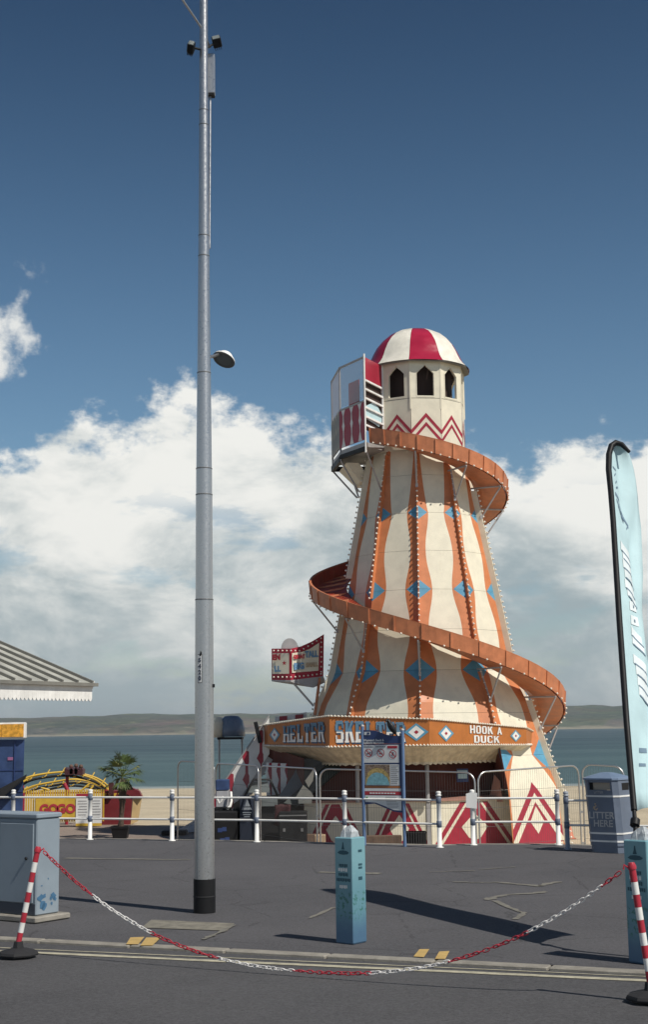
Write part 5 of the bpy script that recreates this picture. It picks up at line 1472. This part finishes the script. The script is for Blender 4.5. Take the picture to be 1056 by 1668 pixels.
# small dark buggy with a grey hood screen
bb = at(428, 1340, 37.0); bb.z = GB
bg_ = thing('buggy', bb, 'dark buggy with black framed grey windscreen parked below the stairs', 'buggy')
fr = [at(397, 1300, 36.8), at(413, 1270, 36.8), at(440, 1270, 36.9), at(452, 1296, 36.9)]
part('screen_frame', MB().tube(fr, .035, 6), M['black'], bg_)
part('windscreen', MB().prism([at(403, 1291, 36.85), at(441, 1291, 36.9), at(436, 1273, 36.92), at(414, 1273, 36.86)], (0, .02, 0)), M['glassgrey'], bg_)
zt = at(430, 1300, 36.9).z
part('body', MB().prism([V3(bb.x - .75, 36.5, GB + .25), V3(bb.x + .75, 36.5, GB + .25), V3(bb.x + .72, 36.5, zt - .12), V3(bb.x + .5, 36.5, zt + .02), V3(bb.x - .5, 36.5, zt + .02), V3(bb.x - .72, 36.5, zt - .12)], (0, 1.3, 0)), M['black'], bg_)
c, d = bx('', 426, 452, 1301, 1314, 36.4, .05, None, '', ''); part('grey_plate', MB().box(c, d, 0, None, .01), M['glassgrey'], bg_)
for sx_ in (-.55, .55):
    for sy in (36.65, 37.6):
        w_ = V3(bb.x + sx_, sy, GB + .26); wo_ = part('wheel', MB().lathe([(0, -.09), (.2, -.09), (.25, -.06), (.25, .06), (.2, .09), (0, .09)], (0, 0, 0), 14), M['blackrub'], bg_)
        wo_.data.transform(Matrix.Translation(bb)); wo_.rotation_euler = (0, pi / 2, 0); wo_.location = w_ - bb
# dark trolley of blue and white boxes right of the column
c, d = bx('', 351, 372, 1270, 1288, 36.6, .5, None, '', '')
tk = thing('storage_box', V3(c.x, c.y, GB), 'blue topped white storage box stack beside the lamp column', 'storage box')
part('blue_lid', MB().box(c, d, 0, None, .02), M['kioskblue'], tk)
c2 = V3(c.x, c.y, 0); zb_ = c.z - d[2] / 2; part('white_body', MB().box(V3(c.x, c.y, (zb_ + zb_ - .42) / 2), (d[0] * .98, d[1] * .95, .42), 0, None, .02), mat('grey white plastic', (.35, .35, .37), .5), tk)
part('dark_base', MB().box(V3(c.x, c.y, (GB + zb_ - .425) / 2), (d[0] * 1.25, d[1], zb_ - .425 - GB), 0, None, .01), M['black'], tk)
hs_ = MB().tube([at(376, 1290, 36.5), at(377, 1305, 36.4), at(375, 1313, 36.3), at(370, 1318, 36.3)], .035, 6)
part('white_pipe', hs_, M['white'], tk)
part('white_pipe', MB().tube([at(352, 1298, 36.2), at(357, 1309, 36.2), at(361, 1304, 36.2), at(363, 1297, 36.2)], .03, 6), M['white'], tk)
c, d = bx('', 346, 386, 1322, 1372, 36.0, .5, None, '', '')
d = (d[0], d[1], c.z + d[2] / 2 - GB); c.z = GB + d[2] / 2
dk = thing('generator', V3(c.x, c.y, GB), 'low black generator case with blue labels behind the railing', 'generator')
part('case', MB().box(c, d, 0, None, .03), M['black'], dk)
for k, (ux, uz) in enumerate(((-.2, .1), (-.02, .12), (-.1, -.12), (.1, -.1))): part('blue_label', MB().box(c + V3(ux * d[0], -d[1] / 2 - .004, uz * d[2]), (.11, .008, .10)), M['navy'], dk)
part('handle', MB().tube([c + V3(-.15, 0, d[2] / 2), c + V3(-.15, 0, d[2] / 2 + .08), c + V3(.15, 0, d[2] / 2 + .08), c + V3(.15, 0, d[2] / 2)], .015, 6), M['black'], dk)
# ticket hut with blue canopy pod on poles
c, d = bx('', 354, 394, 1170, 1203, 45.0, .9, None, '', '')
th_ = thing('ticket_pod', V3(c.x, c.y, GB), 'blue domed pod on poles beside the lamp column', 'pod')
prf = [(.0, .66), (.22, .64), (.36, .50), (.42, .25), (.43, .0), (0, 0)]
mb = MB().lathe(prf, V3(c.x + .03, c.y, c.z - d[2] / 2 + .05), 12); part('blue_dome', mb, mat('faded blue vinyl', (.15, .20, .28), .4, dirt=.6, vscale=6, dcol=(.38, .42, .48)), th_)
part('white_end', MB().lathe([(0, .64), (.10, .62), (.16, .45), (.17, .0), (0, 0)], V3(c.x - .36, c.y - .2, c.z - d[2] / 2 + .03), 10), M['cream'], th_)
part('tray', MB().box(V3(c.x, c.y, c.z - d[2] / 2), (d[0] * 1.02, .9, .07), 0, None, .01), M['black'], th_)
for xx in (-.36, .36): part('pole', MB().tube([V3(c.x + xx, c.y, GB), V3(c.x + xx, c.y, c.z - d[2] / 2)], .03, 6), M['tubegrey'], th_)
# cable strung from the pod pole to the stairs is left out of reach of the eye

# ---- shelter roof at the left edge
e0 = at(150, 1112, 30.0); ed = V3(-.48, -.88).normalized(); upd = V3(-.88, .48).normalized()
shl = thing('shelter', V3(e0.x - 1.2, e0.y - 1.5, 0), 'seafront shelter with ribbed grey roof and white scalloped valance', 'shelter')
SLp = .37
def rf(s_, t): return V3(e0.x, e0.y, e0.z) + ed * s_ + upd * t + V3(0, 0, SLp * t)
part('roof_deck', MB().prism([rf(-.02, -.05), rf(5.0, -.05), rf(5.0, 3.6), rf(-.02, 3.6)][::-1], (0, 0, -.05)), M['roofgrey'], shl)
t_ = .0
for k in range(11):
    s_ = .06 + k * .49
    part('roof_rib', MB().beam(rf(s_, -.06) + V3(0, 0, .03), rf(s_, 3.6) + V3(0, 0, .03), .045, .055), M['roofrib'], shl)
part('gutter', MB().beam(rf(-.06, -.07) + V3(0, 0, -.02), rf(5.0, -.07) + V3(0, 0, -.02), .09, .07), M['roofrib'], shl)
b0 = rf(.03, -.02) + V3(0, 0, -.06); b1 = rf(5.0, -.02) + V3(0, 0, -.06)
n_ = 42; w_ = 5.0 / n_
for k in range(n_):
    a = b0.lerp(b1, k / n_); b = b0.lerp(b1, (k + .985) / n_); m_ = (a + b) / 2
    part('valance_board', MB().prism([a, b, b + V3(0, 0, -.27), (b + m_) / 2 + V3(0, 0, -.312), m_ + V3(0, 0, -.325), (a + m_) / 2 + V3(0, 0, -.312), a + V3(0, 0, -.27)], upd * .02), M['white'], shl)
vb = rf(.03, -.02); ve = rf(.03, 3.2)
part('verge_board', MB().beam(rf(-.035, .0) + V3(0, 0, -.05), rf(-.035, 3.6) + V3(0, 0, -.05), .03, .16), M['white'], shl)
for s_, t in ((.8, 1.9), (3.6, 1.9), (.8, 3.2), (3.6, 3.2)):
    p = rf(s_, t); part('column', MB().tube([V3(p.x, p.y, -.0), V3(p.x, p.y, p.z - .05)], .06, 8), M['white'], shl)
p = rf(2.2, 3.3); part('rear_screen', MB().beam(V3(rf(.8, 3.2).x, rf(.8, 3.2).y, 1.0), V3(rf(3.6, 3.2).x, rf(3.6, 3.2).y, 1.0), .05, 2.0), M['white'], shl)

# ---- blue kiosk at the left edge
kz = at(20, 1190, 38).z
kx0, kx1 = at(-70, 1200, 38).x, at(40, 1200, 38).x
kk = thing('kiosk', V3((kx0 + kx1) / 2, 38.6, GB), 'blue sided kiosk with an orange illuminated style sign box on top', 'kiosk')
zt, zm = at(20, 1177, 38).z, at(20, 1203, 38).z
part('kiosk_body', MB().prism([V3(kx0, 38.1, GB), V3(kx1 - .05, 38.1, GB + .55), V3(kx1 - .03, 38.1, zm - .03), V3(kx0, 38.1, zm - .03)], (-.5, 1.4, 0)), M['kioskblue'], kk)
o = part('sign_box', MB().box(V3((kx0 + kx1) / 2, 38.12, (zt + zm) / 2), (kx1 - kx0, .24, zt - zm), 0, None, .02), M['white'], kk)
part('sign_face', MB().box(V3(kx0 + .95, 37.985, (zt + zm) / 2), (.8, .02, (zt - zm) * .78), 0), M['amber'], o)
part('sign_face', MB().box(V3((at(3, 1190, 38).x + at(38, 1190, 38).x) / 2, 37.975, (zt + zm) / 2), (at(38, 1190, 38).x - at(3, 1190, 38).x, .03, (zt - zm) * .80)), M['amber'], o)
for k in range(4):
    zz = GB + .5 + k * .55
    part('seam_strip', MB().box(V3((kx0 + kx1) / 2, 38.09, zz), (kx1 - kx0 - .1, .015, .025)), M['navy'], kk)
part('corner_trim', MB().beam(V3(kx1 - .28, 38.085, GB + .5), V3(kx1 - .28, 38.085, zm - .03), .03, .03), M['navy'], kk)
pc = at(15, 1236, 38.0); part('pink_print', MB().box(V3(pc.x, 38.085, pc.z), (.14, .012, .08)), mat('pink print', (.3, .12, .25), .6), kk)
part('dark_skirt', MB().prism([at(-70, 1312, 37.7), at(0, 1302, 37.7), at(40, 1268, 37.9), at(42, 1262, 37.95), at(0, 1284, 37.8), at(-70, 1290, 37.8)], (0, .1, 0)), M['black'], kk)
part('kiosk_leg', MB().box(V3(kx0 + .4, 38.8, GB + .3), (.1, .1, .6)), M['black'], kk)
part('kiosk_leg', MB().box(V3(kx1 - .12, 38.8, GB + .3), (.1, .1, .62)), M['black'], kk)

# ---- little roller coaster
cs0 = on_beach(120, 1350); cs0 = V3(at(105, 1300, 41).x, 42.0, GB)
cs0 = V3(at(105, 1300, 49).x, 50.0, GB)
rc = thing('roller_coaster', cs0, 'small yellow childrens roller coaster with red supports and yellow fence', 'fairground ride')
def arcpts(pl, Y0, Y1):
    o = []
    for i in range(len(pl) - 1):
        for k in range(6):
            t = k / 6; tt = (i + t) / (len(pl) - 1)
            p0 = pl[max(0, i - 1)]; p1 = pl[i]; p2 = pl[i + 1]; p3 = pl[min(len(pl) - 1, i + 2)]
            f = lambda a, b, c, d: .5 * (2 * b + (c - a) * t + (2 * a - 5 * b + 4 * c - d) * t * t + (3 * b - a - 3 * c + d) * t ** 3)
            o.append(at(f(p0[0], p1[0], p2[0], p3[0]), f(p0[1], p1[1], p2[1], p3[1]), Y0 + (Y1 - Y0) * tt))
    o.append(at(*pl[-1], Y1)); return o
t1 = [(28, 1276), (45, 1266), (75, 1260), (105, 1258), (135, 1263), (158, 1272), (176, 1287)]
t2 = [(30, 1290), (55, 1280), (85, 1274), (112, 1270), (140, 1272), (165, 1282), (178, 1292)]
t3 = [(62, 1284), (95, 1277), (120, 1275), (150, 1279), (170, 1284)]
for pl, Ya, Yb, mm in ((t1, 49.0, 50.0, 'yellow'), (t2, 50.2, 51.0, 'yellow'), (t3, 51.6, 52.2, 'yellow')):
    a = arcpts(pl, Ya, Yb); b = [p + V3(.06, .42, .0) for p in a]
    part('track_rail', MB().tube(a, .035, 6), M[mm], rc); part('track_rail', MB().tube(b, .035, 6), M[mm], rc)
    part('track_spine', MB().tube([(p + q) / 2 + V3(0, 0, -.12) for p, q in zip(a, b)], .045, 6), M['black'], rc)
    for k in range(1, len(a) - 1, 5):
        u = V3(.09, -.03, .14)
        part('track_tie', MB().tube([a[k] - u * .4 + V3(0, 0, -.06), (a[k] + b[k]) / 2 + V3(0, 0, -.1), b[k] + u * 1.0], .022, 5), M['yellow'], rc)
for x, y0 in ((36, 1277), (109, 1262), (172, 1286)):
    p = at(x, y0, 49.8)
    part('support', MB().tube([V3(p.x, p.y, GB), p], .06, 6), M['red'], rc)
part('support', MB().tube([at(104, 1276, 49.4), at(112, 1292, 49.4)], .07, 6), M['red'], rc)
for x0, y0, x1, y1 in ((66, 1283, 80, 1287), (128, 1291, 146, 1276), (140, 1293, 152, 1280)):
    part('brace', MB().tube([at(x0, y0, 49.6), at(x1, y1, 49.7)], .035, 5), M['yellow'], rc)
for k, x in enumerate((113, 121, 129)):
    c = at(x, 1253 + abs(k - 1) * 1.5, 49.6)
    o = part('car', MB().prism([c + V3(-.13, -.2, -.16), c + V3(.13, -.2, -.16), c + V3(.15, -.2, .02), c + V3(.09, -.2, .07), c + V3(.0, -.2, -.02), c + V3(-.1, -.2, .10), c + V3(-.15, -.2, .04)], (0, .5, 0)), mat('dark maroon car', (.075, .025, .03), .5), rc)
    part('headrest', MB().ball(c + V3(.05, .0, .12), .075, 8, 5), mat('brown padding', (.13, .075, .055), .7), o)
# fence boards of the ride
fzt, fzb = at(80, 1287, 48.5).z, at(80, 1339, 48.5).z
def fx(x): return at(x, 1310, 48.5).x
fb = V3(0, 0, 0)
o = part('fence_rail', MB().box(V3((fx(30) + fx(170)) / 2, 48.55, fzt - .1), (fx(170) - fx(30), .04, .05)), M['red'], rc)
part('fence_rail', MB().box(V3((fx(30) + fx(170)) / 2, 48.55, fzb + .12), (fx(170) - fx(30), .04, .05)), M['red'], rc)
for k in range(36):
    x = fx(30) + (fx(168) - fx(30)) * k / 35
    part('picket', MB().box(V3(x, 48.52, (fzt + fzb) / 2), (.05, .02, fzt - fzb), 0), M['yellow'], rc)
o = part('banner', MB().box(V3((fx(58) + fx(124)) / 2, 48.45, at(90, 1315, 48.5).z), (fx(124) - fx(58), .03, .75)), M['yellow'], rc)
for t, x in (('GO', 80), ('GO', 108)): text('lettering', t, .40, o, V3(fx(x), 48.42, at(90, 1318, 48.5).z), (1, 0, 0), UPV, M['textred'], .02, .004)
part('red_panel', MB().box(V3((fx(28) + fx(40)) / 2, 48.45, at(90, 1308, 48.5).z), (fx(40) - fx(28), .03, .7)), M['red'], rc)
part('red_panel', MB().box(V3((fx(124) + fx(145)) / 2, 48.44, at(90, 1297, 48.5).z), (fx(145) - fx(124), .03, .14)), M['red'], rc)
for x0, x1 in ((124, 146), (147, 166)):
    o = part('rules_board', MB().box(V3((fx(x0) + fx(x1)) / 2, 48.42, at(90, 1321, 48.5).z), (fx(x1) - fx(x0), .03, .84), 0), M['paper'], rc)
    for k in range(7): part('text_line', MB().box(V3((fx(x0) + fx(x1)) / 2 + random.uniform(-.02, .02), 48.40, at(90, 1321, 48.5).z + .32 - k * .09), (.32 - random.uniform(0, .08), .006, .022)), M['tubegrey'], o)
    part('yellow_foot', MB().box(V3((fx(x0) + fx(x1)) / 2, 48.42, GB + .08), (fx(x1) - fx(x0), .035, .09)), M['yellow'], rc)
# red and yellow tub beside the palm
tb = V3(at(198, 1310, 49.5).x, 50.0, GB)
tub = thing('fairground_booth', tb, 'low red booth with yellow flared sides behind the potted palm', 'booth')
zA, zB_ = at(200, 1288, 49.4).z, at(200, 1338, 49.4).z
X0, X1 = at(166, 1300, 49.4).x, at(216, 1300, 49.4).x
M['maroon'] = mat('red paint toned as shaded', (.17, .02, .025), .5, dirt=.2)  # red darkened to maroon to carry the shade on the booth
part('red_body', MB().prism([V3(X0, 49.4, GB), V3(X1 - .08, 49.4, GB), V3(X1, 49.4, zA), V3(X0, 49.4, zA)], (0, 1.5, 0)), M['maroon'], tub)
part('yellow_side', MB().prism([V3(X1 - .07, 49.42, GB), V3(X1 + .16, 49.6, GB + .1), V3(X1 + .30, 49.6, zA - .12), V3(X1 + .02, 49.42, zA - .12)], (0, .05, 0)), mat('faded yellow board', (.42, .30, .15), .6), tub)
for k in range(6): part('yellow_trim', MB().prism([V3(X0 + (X1 - X0) * k / 6 + .02, 49.38, zA - .08), V3(X0 + (X1 - X0) * (k + .9) / 6, 49.38, zA - .08), V3(X0 + (X1 - X0) * (k + .45) / 6, 49.38, zA - .22)][::-1], (0, .02, 0)), M['yellow'], tub)
part('red_flare', MB().prism([V3(X1, 49.35, zA - .2), V3(X1 + .32, 49.35, zA - .22), V3(X1 + .22, 49.35, zA - .02), V3(X1 - .1, 49.35, zA + .12), V3(X1 - .4, 49.35, zA + .18), V3(X1 - .5, 49.35, zA + .02)], (0, .3, 0)), M['maroon'], tub)
part('dark_post', MB().box(V3(at(181, 1285, 49.3).x, 49.3, zA + .08), (.16, .16, .4)), mat('dark maroon post paint', (.08, .025, .025), .5), tub)

# ---- potted palm
pp0 = on_beach(196, 1365.5); pp0.z = GB + .006
pt_ = thing('plant_pot', pp0, 'square black plant pot holding the small palm', 'pot')
mb = MB(); rr = [[pp0 + V3(x * w_, y * w_, z) for x, y in ((-1, -1), (1, -1), (1, 1), (-1, 1))] for w_, z in ((.20, 0), (.25, .30), (.27, .30), (.27, .36), (.23, .36), (.22, .28))]
mb.grid(rr, 0, False, True); mb.poly(rr[0][::-1]); part('pot_body', mb, M['black'], pt_)
mb = MB().poly([pp0 + V3(x * .222, y * .222, .29) for x, y in ((-1, -1), (1, -1), (1, 1), (-1, 1))]); part('soil', mb, M['trunk'], pt_)
pb_ = pp0 + V3(0, 0, .29)
pm = thing('palm_tree', pb_, 'small fan palm with fibrous trunk and drooping leaves in a black pot', 'palm')
topz = at(196, 1264, pp0.y).z - pb_.z
rp = [(.10, 0), (.075, .12), (.068, .4), (.085, .8), (.105, 1.15), (.12, topz - .12), (.09, topz), (0, topz + .05)]
mb = MB(); rn = random.Random(3)
mb.grid([[pb_ + V3((r * (1 + rn.uniform(-.14, .14))) * math.cos(a) + .05 * math.sin(z * 1.4), r * (1 + rn.uniform(-.14, .14)) * math.sin(a), z) for a in [2 * pi * q / 12 for q in range(12)]] for r, z in [(rp[min(len(rp) - 1, int(i * (len(rp) - 1) / 24))][0] * (1 - (i * (len(rp) - 1) / 24) % 1) + rp[min(len(rp) - 1, int(i * (len(rp) - 1) / 24) + 1)][0] * ((i * (len(rp) - 1) / 24) % 1), topz * i / 24) for i in range(25)]], 0, False, True)
part('trunk', mb, M['trunk'], pm)
ct = pb_ + V3(.05 * math.sin(topz * 1.4), 0, topz)
for q in range(26):
    aa = 2 * pi * q / 26 * 5 + rn.uniform(-.3, .3); el = R(rn.choice([70, 50, 35, 25, 15, 5, -10, -25]) + rn.uniform(-8, 8))
    stem = .36 + .16 * rn.random(); d = V3(math.cos(aa) * math.cos(el), math.sin(aa) * math.cos(el), math.sin(el))
    side = d.cross(UPV).normalized(); nrm_ = side.cross(d)
    mb = MB(); s0 = ct; s1 = ct + d * stem + V3(0, 0, -.04 * math.cos(el))
    mb.tube([s0, s1], [.012, .008], 4)
    nb = 13; LB = .40 + .12 * rn.random()
    for k in range(nb):
        t = (k / (nb - 1) - .5) * R(140); dd = d * math.cos(t) + side * math.sin(t)
        l = LB * (1 - .22 * abs(k / (nb - 1) - .5) * 2) * rn.uniform(.85, 1.08); dr = rn.uniform(.10, .30)
        w_ = .020; sd = dd.cross(nrm_).normalized()
        p0, p1, p2 = s1, s1 + dd * l * .55 - V3(0, 0, dr * .12), s1 + dd * l - V3(0, 0, dr * .65)
        mb.poly([p0 - sd * .004, p1 - sd * w_, p1 + sd * w_, p0 + sd * .004]); mb.poly([p1 - sd * w_, p2, p1 + sd * w_])
    part('frond', mb, M['frondpale'] if q % 9 == 0 else M['frond'], pm)
for q in range(7):                                             # dead skirt under the crown
    aa = 2 * pi * q / 7; d = V3(math.cos(aa) * .3, math.sin(aa) * .3, -1)
    mb = MB(); s1 = ct + V3(math.cos(aa) * .14, math.sin(aa) * .14, -.05)
    for k in range(6): mb.poly([s1, s1 + d * .35 + V3(rn.uniform(-.1, .1), rn.uniform(-.1, .1), 0), s1 + d * .36 + V3(rn.uniform(-.1, .1), rn.uniform(-.1, .1), 0)])
    part('dead_frond', mb, mat('dry palm leaf', (.10, .085, .045), .8) if q == 0 else bpy.data.materials['dry palm leaf'], pm)
# low dark slab on the paving behind the rails
c = on_beach(283, 1361)
solo('base_slab', MB().box(V3(c.x, c.y + .2, GB + .08), (.75, .6, .14), 0, None, .03), M['blackrub'], V3(c.x, c.y + .2, GB), 'low dark ballast slab on the paving behind the railing', 'ballast')
c = on_beach(312, 1362)
rp_ = thing('ramp_frame', V3(c.x, c.y + .5, GB), 'low grey folding ramp frame beside the lamp column', 'ramp')
part('ramp_plate', MB().prism([on_beach(280, 1361) + V3(0, .2, .03), on_beach(330, 1356) + V3(0, .2, .03), on_beach(330, 1342) + V3(0, .2, .30)], (0, .5, 0)), M['postblue'], rp_)
for p_, q_ in (((282, 1360), (318, 1341)),): part('ramp_rail', MB().tube([on_beach(*p_) + V3(0, 0, .05), on_beach(330, 1350) + V3(0, 0, .38)], .025, 6), M['tubegrey'], rp_)
print('objects', len(bpy.data.objects))
